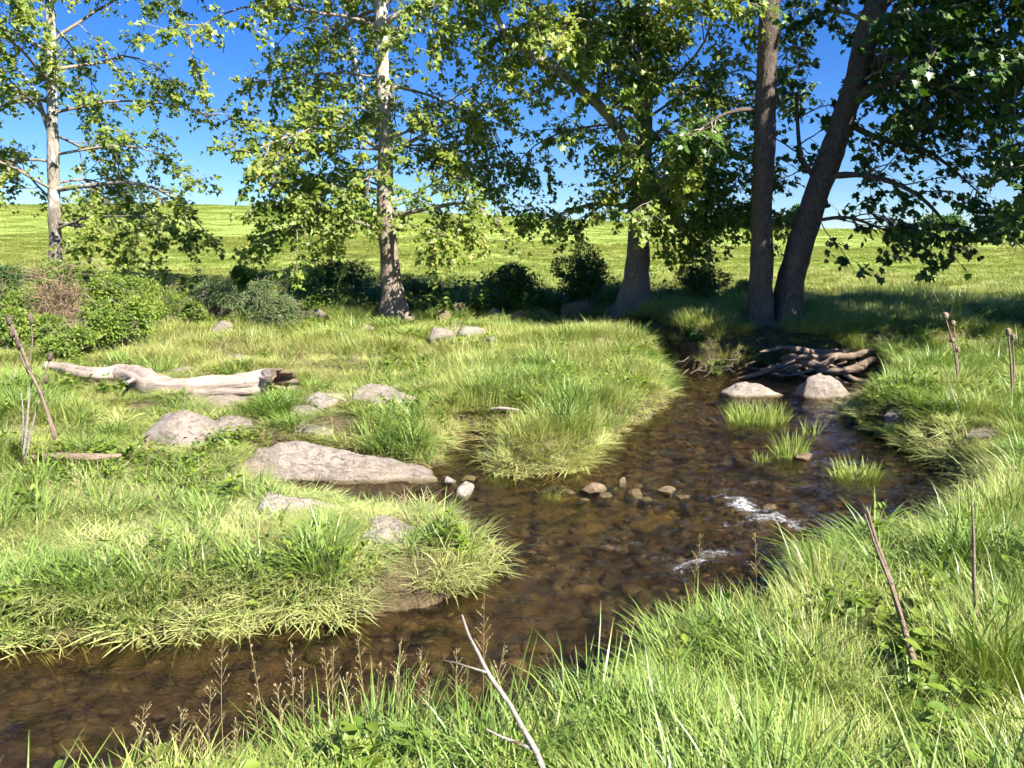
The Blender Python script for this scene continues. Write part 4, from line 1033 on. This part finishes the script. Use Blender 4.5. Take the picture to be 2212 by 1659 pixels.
# ------------------------------------------------------------------ grass
def blade_batch(rng, n, rad, hmin, hmax, width, curve, segs=4, splay=.5, flat=0.0):
    """n blades as strips; returns V, F(quads), rnd, along"""
    a = rng.uniform(0, 2 * pi, n); r = rad * np.sqrt(rng.uniform(0, 1, n))
    x0, y0 = r * np.cos(a), r * np.sin(a)
    az = a + rng.normal(0, .9, n)
    h = rng.uniform(hmin, hmax, n)
    e0 = np.clip(rng.normal(0, splay, n), -1.1, 1.1)            # lean at the foot
    cv = curve * rng.uniform(.4, 1.5, n)
    w = width * rng.uniform(.6, 1.3, n)
    tw = rng.uniform(0, 2 * pi, n)
    dirx, diry = np.cos(az), np.sin(az)
    px, py, pz = x0.copy(), y0.copy(), np.full(n, -.03)
    ang = np.abs(e0) + flat
    Vs = []; al = []
    perp = np.stack([np.cos(tw), np.sin(tw), np.zeros(n)], 1) * .5 + np.stack([-diry, dirx, np.zeros(n)], 1)
    perp /= np.linalg.norm(perp, axis=1)[:, None]
    for s in range(segs + 1):
        t = s / segs
        ww = w * (1 - t ** 1.6) * (.75 + .5 * min(1, t * 3)) + .0004
        c = np.stack([px, py, np.maximum(pz, .005 if s > 1 else -1)], 1)
        Vs.append(np.stack([c - perp * ww[:, None] / 2, c + perp * ww[:, None] / 2], 1)); al.append(np.full((n, 2), t))
        st = (h + .03) / segs
        px = px + np.sin(ang) * dirx * st; py = py + np.sin(ang) * diry * st; pz = pz + np.cos(ang) * st
        ang = ang + cv / segs
    V = np.stack(Vs, 1).reshape(n, -1, 3); AL = np.stack(al, 1).reshape(n, -1)
    k = 2 * (segs + 1)
    q = np.array([(2 * s, 2 * s + 1, 2 * s + 3, 2 * s + 2) for s in range(segs)])
    F = (q[None] + (np.arange(n) * k)[:, None, None]).reshape(-1, 4)
    R = np.repeat(np.clip(rng.beta(2, 2, n) + rng.choice([0, .35], n, p=[.93, .07]), 0, 1), k)
    return V.reshape(-1, 3), F, R, AL.ravel()

def tuft_obj(name, coll, mat, batches, seed):
    rng = np.random.default_rng(seed)
    Vs, Fs, Rs, As, n = [], [], [], [], 0
    for kw in batches:
        V, F, R, A = blade_batch(rng, **kw)
        Vs.append(V); Fs.append(F + n); Rs.append(R); As.append(A); n += len(V)
    me = make_mesh(name, np.vstack(Vs), np.vstack(Fs), {'rnd': ('FLOAT', np.concatenate(Rs)), 'along': ('FLOAT', np.concatenate(As))}, True)
    me.materials.append(mat)
    o = bpy.data.objects.new(name, me); coll.objects.link(o)
    return o

def weed_obj(name, coll, mat, seed, n, h, rad, leaf):
    rng = np.random.default_rng(seed)
    st = rng.integers(4, 7); P = []; D = []
    for k in range(st):
        a = rng.uniform(0, 2 * pi); f = np.array([cos(a), sin(a), 0]) * rng.uniform(0, rad * .5)
        top = f * 2 + np.array([0, 0, h * rng.uniform(.6, 1.1)])
        for q in range(n // st):
            t = rng.uniform(.1, 1); b = rng.uniform(0, 2 * pi)
            P.append(f + (top - f) * t); D.append((cos(b), sin(b), rng.uniform(-.2, .7)))
    P = np.array(P); D = np.array(D); m = len(P)
    V, F, A = leaf_cloud(P, D, np.array([0.1, -.1, 1]) + rng.normal(0, .3, (m, 3)), rng.uniform(*leaf, m), np.clip(rng.normal(.5, .25, m), 0, 1), OVAL * np.array([1.1, 1, 1]), OVAL_F)
    me = make_mesh(name, V, F, {'rnd': ('FLOAT', A), 'along': ('FLOAT', np.ones(len(V)))})
    me.materials.append(mat)
    o = bpy.data.objects.new(name, me); coll.objects.link(o)

KINDS = {}
def kind(name): c = bpy.data.collections.new(name); KINDS[name] = c; return c
c = kind('meadow')
for k in range(6):
    tuft_obj('meadow_tuft', c, M['grass'], [dict(n=60, rad=.10, hmin=.12, hmax=.34, width=.0042, curve=.8, splay=.28, segs=3), dict(n=40, rad=.12, hmin=.05, hmax=.16, width=.0046, curve=1.4, splay=.6, segs=3)], 10 + k)
for k in range(5):
    tuft_obj('meadow_wide', c, M['grass'], [dict(n=420, rad=.30, hmin=.12, hmax=.34, width=.0042, curve=.8, splay=.28, segs=3), dict(n=280, rad=.31, hmin=.05, hmax=.16, width=.0046, curve=1.4, splay=.6, segs=3)], 210 + k)
c = kind('matted')
for k in range(6):
    tuft_obj('matted_tuft', c, M['matted'], [dict(n=40, rad=.11, hmin=.10, hmax=.24, width=.0048, curve=2.0, splay=.7, segs=5), dict(n=38, rad=.12, hmin=.08, hmax=.20, width=.0046, curve=1.6, splay=.9, flat=.3)], 30 + k)
for k in range(5):
    tuft_obj('matted_wide', c, M['matted'], [dict(n=310, rad=.30, hmin=.10, hmax=.24, width=.0048, curve=2.0, splay=.7, segs=4), dict(n=280, rad=.31, hmin=.08, hmax=.20, width=.0046, curve=1.6, splay=.9, flat=.3, segs=4)], 230 + k)
c = kind('coarse')
for k in range(5):
    tuft_obj('coarse_tuft', c, M['coarse'], [dict(n=44, rad=.08, hmin=.16, hmax=.40, width=.0085, curve=1.3, splay=.42, segs=5)], 50 + k)
c = kind('straw')
for k in range(5):
    tuft_obj('straw_tuft', c, M['straw'], [dict(n=46, rad=.13, hmin=.08, hmax=.26, width=.004, curve=1.2, splay=.9, flat=.5), dict(n=7, rad=.10, hmin=.22, hmax=.48, width=.003, curve=.5, splay=.35)], 70 + k)
c = kind('edge')
for k in range(5):
    tuft_obj('edge_tuft', c, M['matted'], [dict(n=20, rad=.10, hmin=.12, hmax=.34, width=.0075, curve=2.2, splay=.9, flat=.35, segs=5), dict(n=16, rad=.08, hmin=.1, hmax=.24, width=.007, curve=1.8, splay=.8)], 90 + k)
c = kind('field')
for k in range(5):
    tuft_obj('field_tuft', c, M['grass'], [dict(n=230, rad=.5, hmin=.10, hmax=.26, width=.010, curve=.9, splay=.4, segs=3)], 110 + k)
c = kind('hill')
for k in range(5):
    tuft_obj('hill_tuft', c, M['grass'], [dict(n=380, rad=1.1, hmin=.05, hmax=.14, width=.022, curve=1.0, splay=.6, segs=2)], 130 + k)
c = kind('weeds')
for k in range(6):
    weed_obj('weed_plant', c, M['weed'], 150 + k, 26, .20, .10, (.035, .075))

c = kind('brush')
for k in range(6):
    weed_obj('brush_plant', c, M['weed_dark'], 180 + k, 40, .26, .16, (.03, .07))
c = kind('pebbles')
for k in range(6):
    V, F = ICO[2]; rg = np.random.default_rng(170 + k)
    V = V * (1 + .25 * fbm(V[:, 0] * 1.4 + k * 5, V[:, 1] * 1.4, V[:, 2] * 1.4, 3, k))[:, None] * np.array([rg.uniform(.8, 1.2), rg.uniform(.7, 1.1), rg.uniform(.4, .65)])
    me = make_mesh('pebble', V, F, smooth=True); me.materials.append(M['pebble']); COLL = bpy.data.objects.new('pebble', me); c.objects.link(COLL)

def scatter_tree():
    ng = bpy.data.node_groups.new('scatter', 'GeometryNodeTree')
    ng.interface.new_socket('Geometry', in_out='INPUT', socket_type='NodeSocketGeometry')
    ng.interface.new_socket('Kinds', in_out='INPUT', socket_type='NodeSocketCollection')
    ng.interface.new_socket('Geometry', in_out='OUTPUT', socket_type='NodeSocketGeometry')
    N = ng.nodes; gi = N.new('NodeGroupInput'); go = N.new('NodeGroupOutput')
    ci = N.new('GeometryNodeCollectionInfo'); ci.inputs['Separate Children'].default_value = True; ci.inputs['Reset Children'].default_value = True
    ip = N.new('GeometryNodeInstanceOnPoints'); ip.inputs['Pick Instance'].default_value = True
    def na(nm, t):
        a = N.new('GeometryNodeInputNamedAttribute'); a.data_type = t; a.inputs['Name'].default_value = nm
        return [s for s in a.outputs if s.enabled and s.name == 'Attribute'][0]
    L = ng.links
    L.new(gi.outputs['Geometry'], ip.inputs['Points']); L.new(gi.outputs['Kinds'], ci.inputs['Collection'])
    L.new(ci.outputs[0], ip.inputs['Instance']); L.new(na('vi', 'INT'), ip.inputs['Instance Index'])
    L.new(na('rot', 'FLOAT_VECTOR'), ip.inputs['Rotation']); L.new(na('scl', 'FLOAT_VECTOR'), ip.inputs['Scale'])
    L.new(ip.outputs[0], go.inputs[0])
    return ng
SCATTER = scatter_tree()

def scatter(name, label, cat, kindname, x, y, sx, sz, tint, seed, lean=.12, z=None, vi=None):
    rng = np.random.default_rng(seed); n = len(x)
    if z is None: z = terrain_z(x, y)
    rot = np.stack([rng.normal(0, 1, n) * lean, rng.normal(0, 1, n) * lean, rng.uniform(0, 2 * pi, n)], 1)
    scl = np.stack([sx, sx, sz], 1)
    me = bpy.data.meshes.new(name)
    me.vertices.add(n); me.vertices.foreach_set('co', np.stack([x, y, z], 1).astype(np.float32).ravel())
    for an, t, f, arr in (('rot', 'FLOAT_VECTOR', 'vector', rot), ('scl', 'FLOAT_VECTOR', 'vector', scl), ('tint', 'FLOAT', 'value', tint), ('vi', 'INT', 'value', rng.integers(0, 1000, n) if vi is None else vi)):
        at = me.attributes.new(an, t, 'POINT'); at.data.foreach_set(f, (arr.astype(np.int32) if t == 'INT' else arr.astype(np.float32)).ravel())
    me.update()
    o = link(name, me, label=label, cat=cat, kind='stuff')
    md = o.modifiers.new('scatter', 'NODES'); md.node_group = SCATTER
    sid = [i.identifier for i in SCATTER.interface.items_tree if i.name == 'Kinds'][0]
    md[sid] = KINDS[kindname]
    print('SCATTER', name, n)
    return o

def cand(n, y0, y1, seed, power=1.0, pad=1.0):
    """points in the camera's fan (padded well past its edges), denser where nearer"""
    rng = np.random.default_rng(seed)
    t = rng.uniform(0, 1, n)
    y = (y0 ** power + t * (y1 ** power - y0 ** power)) ** (1 / power)
    x = rng.uniform(-1, 1, n) * (y * .80 + pad)
    return x, y

def blocked(x, y, pad=.01):
    b = np.zeros(len(x), bool)
    for bx, by, rx, ry, r in BLOCK: b |= ((x - bx) / (rx + pad)) ** 2 + ((y - by) / (ry + pad)) ** 2 < 1
    return b

def px_of(x, y, z):
    d = y * cos(PITCH) - (z - EYE) * sin(PITCH); c = y * sin(PITCH) + (z - EYE) * cos(PITCH)
    d = np.maximum(d, .1)
    return CX + F_PX * x / d, CY - F_PX * c / d

def spot(u, v, pts):
    """soft mask around picture places given as (u, v, ru, rv) turned into ground spots"""
    m = np.zeros(len(u))
    for a, b, ra, rb in pts: m = np.maximum(m, np.exp(-(((u - a) / ra) ** 2 + ((v - b) / rb) ** 2)))
    return m

COARSE_SPOTS = [(840, 950, 70, 55), (880, 980, 50, 40), (590, 900, 60, 40), (320, 880, 60, 40), (1170, 820, 60, 30), (1080, 870, 60, 40), (100, 1300, 160, 60), (1950, 860, 50, 40), (190, 950, 50, 40), (1240, 900, 60, 50), (690, 1220, 50, 60), (1850, 1140, 110, 60), (1500, 1290, 120, 60), (60, 880, 70, 40)]
ROCK_SPOTS = [(760, 1120, 240, 34), (760, 1100, 260, 24), (360, 860, 330, 50), (700, 900, 120, 60), (650, 1010, 300, 40), (410, 960, 110, 50), (840, 870, 100, 30), (660, 1110, 110, 30), (850, 1170, 70, 50), (500, 1105, 50, 20), (960, 740, 150, 30), (1150, 700, 320, 30), (950, 700, 120, 30), (1880, 880, 60, 20), (1960, 905, 50, 20), (2150, 950, 60, 25), (470, 730, 60, 20), (690, 700, 50, 20), (860, 720, 60, 25), (1370, 700, 60, 20), (1660, 745, 120, 20)]
STRAW_SPOTS = [(470, 770, 150, 40), (1100, 890, 40, 20), (560, 960, 60, 40), (110, 960, 110, 60), (520, 1050, 60, 30), (720, 890, 60, 40), (940, 1010, 50, 20), (880, 1130, 40, 30), (620, 780, 80, 40), (700, 800, 60, 30), (390, 960, 50, 40), (1850, 960, 40, 30), (1700, 900, 60, 40), (2150, 970, 80, 30), (230, 850, 120, 40), (480, 870, 100, 40), (900, 1220, 30, 20), (1800, 1520, 80, 40), (1700, 1400, 60, 30), (30, 800, 80, 40)]

def grow_grass():
    # ---- candidate points near to middle distance
    x, y = cand(60000, .9, 21, 1, 1.05); xw, yw = cand(9500, .9, 21, 2, 1.05)
    wide = np.concatenate([np.zeros(len(x), bool), np.ones(len(xw), bool)])          # wide patches inland, small tufts along water and stones
    x, y = np.concatenate([x, xw]), np.concatenate([y, yw])
    sd = signed_dist(x, y); inner = (sd > .36) & ~blocked(x, y, .26)
    ok = (sd > .02) & ~blocked(x, y) & (inner | ~wide); x, y, sd, wide, inner = x[ok], y[ok], sd[ok], wide[ok], inner[ok]
    z = terrain_z(x, y, sd); u, v = px_of(x, y, z)
    rng = np.random.default_rng(3); n = len(x); r = rng.uniform(0, 1, n)
    nz = fbm(x * .8, y * .8, None, 3, 61); nz2 = fbm(x * 2.3, y * 2.3, None, 2, 67)
    co = spot(u, v, COARSE_SPOTS); st = spot(u, v, STRAW_SPOTS)
    nearbank = (y < 4.6) & (x > -1.5) & (v > 1100) & ~((u < 1100) & (v < 1420))
    leftbank = (u < 1100) & (v > 1010) & (v < 1450)
    right = (x > 1.8) & (y > 3) & (y < 12.5) & ~leftbank
    yellow = np.clip(.45 + .5 * nz, 0, 1)
    yellow = np.clip(yellow + .35 * spot(u, v, [(1000, 760, 500, 60), (1250, 790, 180, 50), (1900, 930, 90, 40), (470, 770, 200, 50)]), 0, 1)
    hs = np.clip(1 + .75 * nz2, .38, 1.8)
    kindi = np.zeros(n, int)                                          # 0 meadow
    kindi[leftbank & (r < .92)] = 1
    kindi[(y > 6) & (v > 860) & (r < .35)] = 1; kindi[(y > 5) & (u < 1000) & (v > 760) & (r < .55)] = 1
    kindi[nearbank & (r < .38)] = 1
    kindi[right & (r < .35)] = 1
    tus = fbm(x * 1.3 + 7, y * 1.3, None, 2, 95)
    kindi[(right | nearbank) & (tus > .28) & (r < .6)] = 2
    kindi[(right | nearbank) & (tus < -.38) & (r < .5)] = 3
    kindi[(r > .93)] = 2; kindi[(r > .86) & (r < .93)] = 3
    kindi[co > rng.uniform(.15, 1.0, n)] = 2
    kindi[st > rng.uniform(.25, 1.15, n)] = 3
    edge = (sd < .16) & (y < 13) & (rng.uniform(0, 1, n) < .45); kindi[edge & (kindi != 2)] = 4
    yellow = np.where(right | nearbank, yellow * .8, yellow)
    cover = np.interp(y, [.9, 3, 6, 10, 21], [.42, .62, .80, .72, .60])       # fewer tufts needed where each is large on screen
    keep = rng.uniform(0, 1, n) < cover * np.clip(1.0 + .9 * fbm(x * 1.7, y * 1.7, None, 2, 91), .35, 1)
    kindi[wide & (kindi > 1)] = np.where(leftbank, 1, 0)[wide & (kindi > 1)]
    keep &= wide | ~inner | (kindi > 1) | (rng.uniform(0, 1, n) < .16)
    big = np.interp(y, [1, 8, 14, 21], [1.0, 1.08, 1.35, 1.7])
    tall = np.where(u < 1000, .46, .58)
    tall = np.where(v < 770, .55, tall); tall = np.where(leftbank, .58, tall); tall = np.where(nearbank, .62, tall); tall = np.where(right & ~nearbank, .46, tall)
    tall = tall * hs * (1 + .5 * (kindi == 2)) * (1 - .6 * spot(u, v, ROCK_SPOTS)) * (1 - .55 * spot(u, v, [(760, 1115, 260, 40), (1170, 985, 130, 40)]))
    tall *= 1 - .45 * sstep(.25, .02, sd) * (y > 2.9)
    names = [('meadow_grass', 'fine upright yellow green meadow grass on both banks', 'meadow'), ('matted_grass', 'matted curling pale green grass on the near left bank', 'matted'), ('coarse_grass', 'coarse darker blue green grass tussocks', 'coarse'),
             ('dry_grass', 'dry straw coloured thatch around the rocks and log', 'straw'), ('bank_grass', 'broad bent blades drooping over the waterline', 'edge')]
    for k, (nm, lb, kd) in enumerate(names):
        m = keep & (kindi == k)
        s = big[m] * rng.uniform(.8, 1.25, m.sum()); t = s * tall[m]
        if k == 3: t = t * .9; s = s * np.where(y[m] < 5, .75, 1)
        tint = np.clip(yellow[m] + rng.normal(0, .15, m.sum()), 0, 1)
        if k == 2: tint *= .5
        ln = .14 if k not in (1, 4) else .22
        vi = np.where(wide[m], rng.integers(6, 11, m.sum()), rng.integers(0, 6, m.sum())) if k < 2 else None
        s[wide[m]] *= .95
        scatter(nm, lb, 'grass', kd, x[m], y[m], s, t, tint, 100 + k, np.where(wide[m], .05, ln), z[m], vi)
    # ---- broad leaved weeds in the foreground right and through the meadow
    x, y = cand(5200, .9, 17, 8, 1.1); sd = signed_dist(x, y); ok = (sd > .12) & ~blocked(x, y); x, y, sd = x[ok], y[ok], sd[ok]
    w = fbm(x * 1.1, y * 1.1, None, 2, 71) + np.where((y < 3.4) & (x > .1), .45, -.12)
    m = w > .15; x, y = x[m], y[m]
    scatter('leafy_weeds', 'small broad leaved weeds growing through the grass', 'weeds', 'weeds', x, y, np.random.default_rng(2).uniform(.7, 1.3, len(x)), np.random.default_rng(4).uniform(.6, 1.5, len(x)), np.random.default_rng(5).uniform(0, 1, len(x)), 200)
    # ---- ragged undergrowth in the shade of the tree row
    x, y = cand(9000, 17.6, 24.5, 14, 1.0, 2); ok = ~blocked(x, y) & (signed_dist(x, y) > .2); x, y = x[ok], y[ok]
    w = fbm(x * .55, y * .7, None, 3, 81); m = (x < 4.6 - .0 * y) & ((w + .25 * np.exp(-((y - 19.6) / 2.0) ** 2) - .012 * np.abs(x)) > .30); x, y, w = x[m], y[m], w[m]
    rr = np.random.default_rng(15); k_ = rr.uniform(.8, 1.9, len(x)) * np.clip(.7 + w, .6, 1.4)
    scatter('undergrowth', 'shaded leafy undergrowth along the foot of the tree row', 'undergrowth', 'brush', x, y, k_, k_ * rr.uniform(.6, 1.3, len(x)), rr.uniform(0, .6, len(x)), 250)
    # ---- field behind the trees and the hill
    x, y = cand(8500, 18, 46, 9, 1.2, 4); ok = ~blocked(x, y); x, y = x[ok], y[ok]
    rr = np.random.default_rng(6); n = len(x)
    sc_ = np.interp(y, [18, 30, 46], [.8, 1.0, 1.3]) * rr.uniform(.8, 1.2, n)
    scatter('field_grass', 'rough grass of the field behind the tree row', 'grass', 'field', x, y, sc_, sc_ * (.8 - .4 * sstep(24, 34, y)) * np.clip(1 + .4 * fbm(x * .7, y * .7, None, 2, 77), .5, 1.6), np.clip(.5 + .5 * fbm(x * .25, y * .25, None, 3, 73), 0, 1), 300, .06)
    x, y = cand(11000, 36, 150, 10, 1.4, 6); rr = np.random.default_rng(7); n = len(x)
    sc_ = np.interp(y, [40, 150], [.9, 1.7]) * rr.uniform(.8, 1.2, n)
    scatter('hill_grass', 'short bright pasture grass covering the far hill', 'grass', 'hill', x, y, sc_, sc_ * .42, np.clip(.22 + .25 * fbm(x * .05, y * .16, None, 3, 75), 0, 1), 400, .04)
grow_grass()

def bed_pebbles():
    rng = np.random.default_rng(12)
    x, y = cand(9000, 2, 14, 12, 1.1); sd = signed_dist(x, y); m = sd < -.08; x, y = x[m], y[m]; n = len(x)
    s_ = rng.lognormal(-3.5, .5, n); s_ = np.clip(s_, .012, .085)
    scatter('bed_pebbles', 'brown algae stained pebbles covering the shallow stream bed', 'pebbles', 'pebbles', x, y, s_, s_, np.clip(rng.beta(2, 2.6, n), 0, 1), 600, .2)
bed_pebbles()

# ------------------------------------------------------------------ single clumps standing in the water
def grass_clump(label, u, v, wpx, hpx, n, seed, mat='clump', width=.008, group=None, curve=.7, splay=.22):
    p = PZ(u, v, 0.0); s = p[1] / F_PX
    rng = np.random.default_rng(seed)
    W = wpx * s / 2; H = hpx * s
    V, F, R, A = blade_batch(rng, n, W, H * .5, H * 1.1, width, curve, 5, splay)
    V[:, 1] *= .7; V[:, 2] -= .06
    R = np.clip(R * .8 + .15 * (1 - A), 0, 1)
    link('grass_clump', make_mesh('grass_clump', V, F, {'rnd': ('FLOAT', R)}, True), M[mat], loc=(p[0], p[1], 0), label=label, cat='grass clump', group=group)
grass_clump('broad bright grass clump standing in front of the dome boulder', 1636, 908, 130, 60, 520, 1)
grass_clump('thin tall reed clump in the stream right of the bright clump', 1706, 988, 64, 82, 170, 2)
grass_clump('sparse few bladed tuft left of the thin reed clump', 1650, 990, 40, 40, 30, 3, width=.006)
grass_clump('small yellow tuft behind the thin reed clump', 1752, 935, 30, 56, 36, 4, width=.007)
grass_clump('leaning grass clump at the right bank edge in the water', 1850, 1028, 100, 62, 330, 5, splay=.45, curve=1.2)
grass_clump('tiny tuft on a stone left of the mossy mid stream stone', 1192, 1070, 44, 42, 46, 6, splay=.5)
grass_clump('ragged tuft left of the broad bright clump', 1590, 915, 36, 44, 40, 7)
grass_clump('small tuft by the pale stones at the side channel mouth', 1085, 1032, 50, 34, 60, 8, splay=.6, curve=1.4)

# ------------------------------------------------------------------ seeding grass stems and teasels
def seed_stem(u0, v0, u1, v1, d, seed, label, group=None, head=.36, spread=.03):
    rng = np.random.default_rng(seed)
    a = PD(u0, v0, d); b = PD(u1, v1, d + rng.uniform(-.1, .1)); base = a.copy(); base[2] = max(ground_at(a[0], a[1]), 0) - .02
    mid = (base + b) / 2 + np.array([rng.normal(0, .015), 0, .02])
    root = link('seeding_grass', None, loc=base, label=label, cat='grass stem', group=group)
    P = spline([np.zeros(3), mid - base, b - base], 16)
    V, F = tube(P, np.linspace(.0017, .0007, 16), 5, cap=False)
    s = Soup(); s.add(V, F, .2); link('stem', s.mesh('stem'), M['seed'], root)
    s = Soup(); L = np.linalg.norm(P[-1] - P[0]); pos, tip, nr = [], [], []
    nb = 8
    for k in range(nb):
        t = 1 - head + head * k / nb; i = min(int(t * 15), 14); q = P[i] + (P[i + 1] - P[i]) * (t * 15 - i)
        ax = P[i + 1] - P[i]; ax /= np.linalg.norm(ax)
        for w in range(2):
            az = rng.uniform(0, 2 * pi); o = np.array([cos(az), sin(az), 0]); ln = spread * (1.6 - 1.2 * k / nb) * rng.uniform(.7, 1.4)
            e = q + o * ln * .75 + ax * ln
            V, F = tube(np.array([q, (q + e) / 2, e]), [.0007, .0006, .0005], 3, cap=False); s.add(V, F, .5)
            for g in range(3): tt = rng.uniform(.3, 1); pos.append(q + (e - q) * tt); tip.append(ax * .8 + o * .5 + rng.normal(0, .25, 3)); nr.append(rng.normal(0, 1, 3))
    n = len(pos); V, F, A = leaf_cloud(np.array(pos), np.array(tip), np.array(nr), rng.uniform(.007, .012, n), rng.uniform(.2, .9, n), OVAL * np.array([.55, 1, 2]), OVAL_F)
    s.add(V, F, A); link('seed_head', s.mesh('seed_head'), M['seed'], root)
stems = [(480, 1560, 480, 1358, 2.6), (590, 1590, 532, 1345, 2.6), (1042, 1480, 1046, 1278, 2.6), (315, 1680, 312, 1520, 2.15), (385, 1690, 392, 1530, 2.2), (470, 1700, 455, 1480, 2.25), (640, 1600, 628, 1385, 2.5), (690, 1580, 700, 1400, 2.5),
         (735, 1590, 720, 1395, 2.5), (780, 1560, 772, 1372, 2.55), (820, 1570, 824, 1430, 2.5), (860, 1560, 866, 1385, 2.5), (905, 1550, 912, 1395, 2.5), (940, 1545, 918, 1440, 2.45), (1000, 1540, 985, 1400, 2.5), (1070, 1530, 1090, 1390, 2.5), (560, 1660, 548, 1500, 2.3), (610, 1640, 600, 1480, 2.3),
         (430, 1700, 425, 1570, 2.1), (350, 1720, 330, 1580, 2.0), (660, 1620, 655, 1440, 2.45), (755, 1600, 748, 1450, 2.4), (520, 1700, 512, 1560, 2.15), (1512, 1290, 1516, 1150, 3.7), (1640, 1280, 1632, 1150, 3.8), (880, 1580, 850, 1450, 2.4)]
special = {0: 'straight tall seeding grass stem, tallest over the left water', 1: 'leaning narrow yellow seeding grass stem over the left water', 2: 'tall seeding grass stem just right of the forked stick tip', 3: 'thick pale seed plume at the bottom left corner grass',
           23: 'single seeding grass stem in front of the lower white water', 24: 'single seeding grass stem at the right bank edge by the white water'}
for k, (u0, v0, u1, v1, d) in enumerate(stems):
    lb = special.get(k, 'dry straw coloured seeding grass stem along the near bank')
    seed_stem(u0, v0, u1, v1, d, 500 + k, lb, None if k in special else 'seeding grass along the near bank', spread=.028 if k != 1 else .008)

def teasel(label, stalks, heads, name='teasel', mat='dead_stem'):
    base = np.array(row4([stalks[0][0]])[0][:3])
    root = link(name, None, loc=base, label=label, cat='dead plant')
    for k, c in enumerate(stalks): branch_obj('stalk', row4(c), 22, 7, M[mat], root, base, .15, 20, k)
    V0, F0 = ICO[3]
    for k, (u, v, d, w, h) in enumerate(heads):
        c = PD(u, v, d) - base; rng = np.random.default_rng(k)
        spike = 1 + .28 * rng.choice([0, 1], len(V0), p=[.5, .5])
        V = V0 * spike[:, None] * np.array([w, w, h]); tilt = rng.uniform(-.35, .35)
        V = np.stack([V[:, 0] * cos(tilt) + V[:, 2] * sin(tilt), V[:, 1], V[:, 2] * cos(tilt) - V[:, 0] * sin(tilt)], 1)
        link('seed_head', make_mesh('seed_head', V + c, F0), M['dark_wood'] if name == 'teasel' else M['dead_stem'], root)
D = 6.3
teasel('leaning dead teasel with dark bristly heads at the left edge', [[(122, 945, D, .014), (95, 870, D, .014), (65, 800, D, .012), (40, 735, D, .010), (18, 690, D, .006)], [(118, 950, D - .1, .011), (88, 850, D - .1, .010), (55, 790, D, .008), (30, 730, D, .005)],
        [(80, 850, D, .008), (100, 800, D, .006), (108, 775, D, .004)], [(60, 790, D, .007), (70, 740, D, .006), (66, 690, D, .003)]],
       [(20, 692, D, .018, .04), (26, 718, D, .02, .045), (66, 688, D, .018, .04), (40, 742, D, .02, .04), (108, 770, D, .018, .035), (62, 798, D, .018, .035), (100, 822, D, .014, .025), (90, 850, D, .018, .03)])
teasel('pale splayed dead stalks standing left of the leaning teasel foot', [[(50, 985, D, .012), (58, 920, D, .011), (62, 870, D, .008), (70, 812, D, .004)], [(58, 980, D, .010), (70, 920, D, .009), (84, 865, D, .006)], [(48, 975, D + .05, .008), (50, 900, D, .007), (46, 850, D, .004)]], [], mat='pale_stick')
teasel('tall thin dead weed stalks with knobby tops at the right bank', [[(2068, 810, 9.2, .014), (2062, 760, 9.2, .012), (2052, 720, 9.2, .01), (2042, 685, 9.2, .006)], [(2070, 805, 9.2, .012), (2064, 750, 9.2, .01), (2060, 700, 9.2, .005)]], [(2042, 683, 9.2, .03, .04), (2058, 698, 9.2, .025, .03), (2056, 735, 9.2, .025, .03), (2068, 755, 9.2, .025, .03)], 'dead_weed')
teasel('slim dead weed stalks nearest the right edge of the bank', [[(2186, 850, 8.6, .012), (2184, 790, 8.6, .012), (2178, 720, 8.6, .008)], [(2188, 845, 8.6, .01), (2190, 780, 8.6, .009), (2186, 725, 8.6, .006)]], [(2178, 718, 8.6, .025, .04), (2188, 728, 8.6, .02, .03)], 'dead_weed')
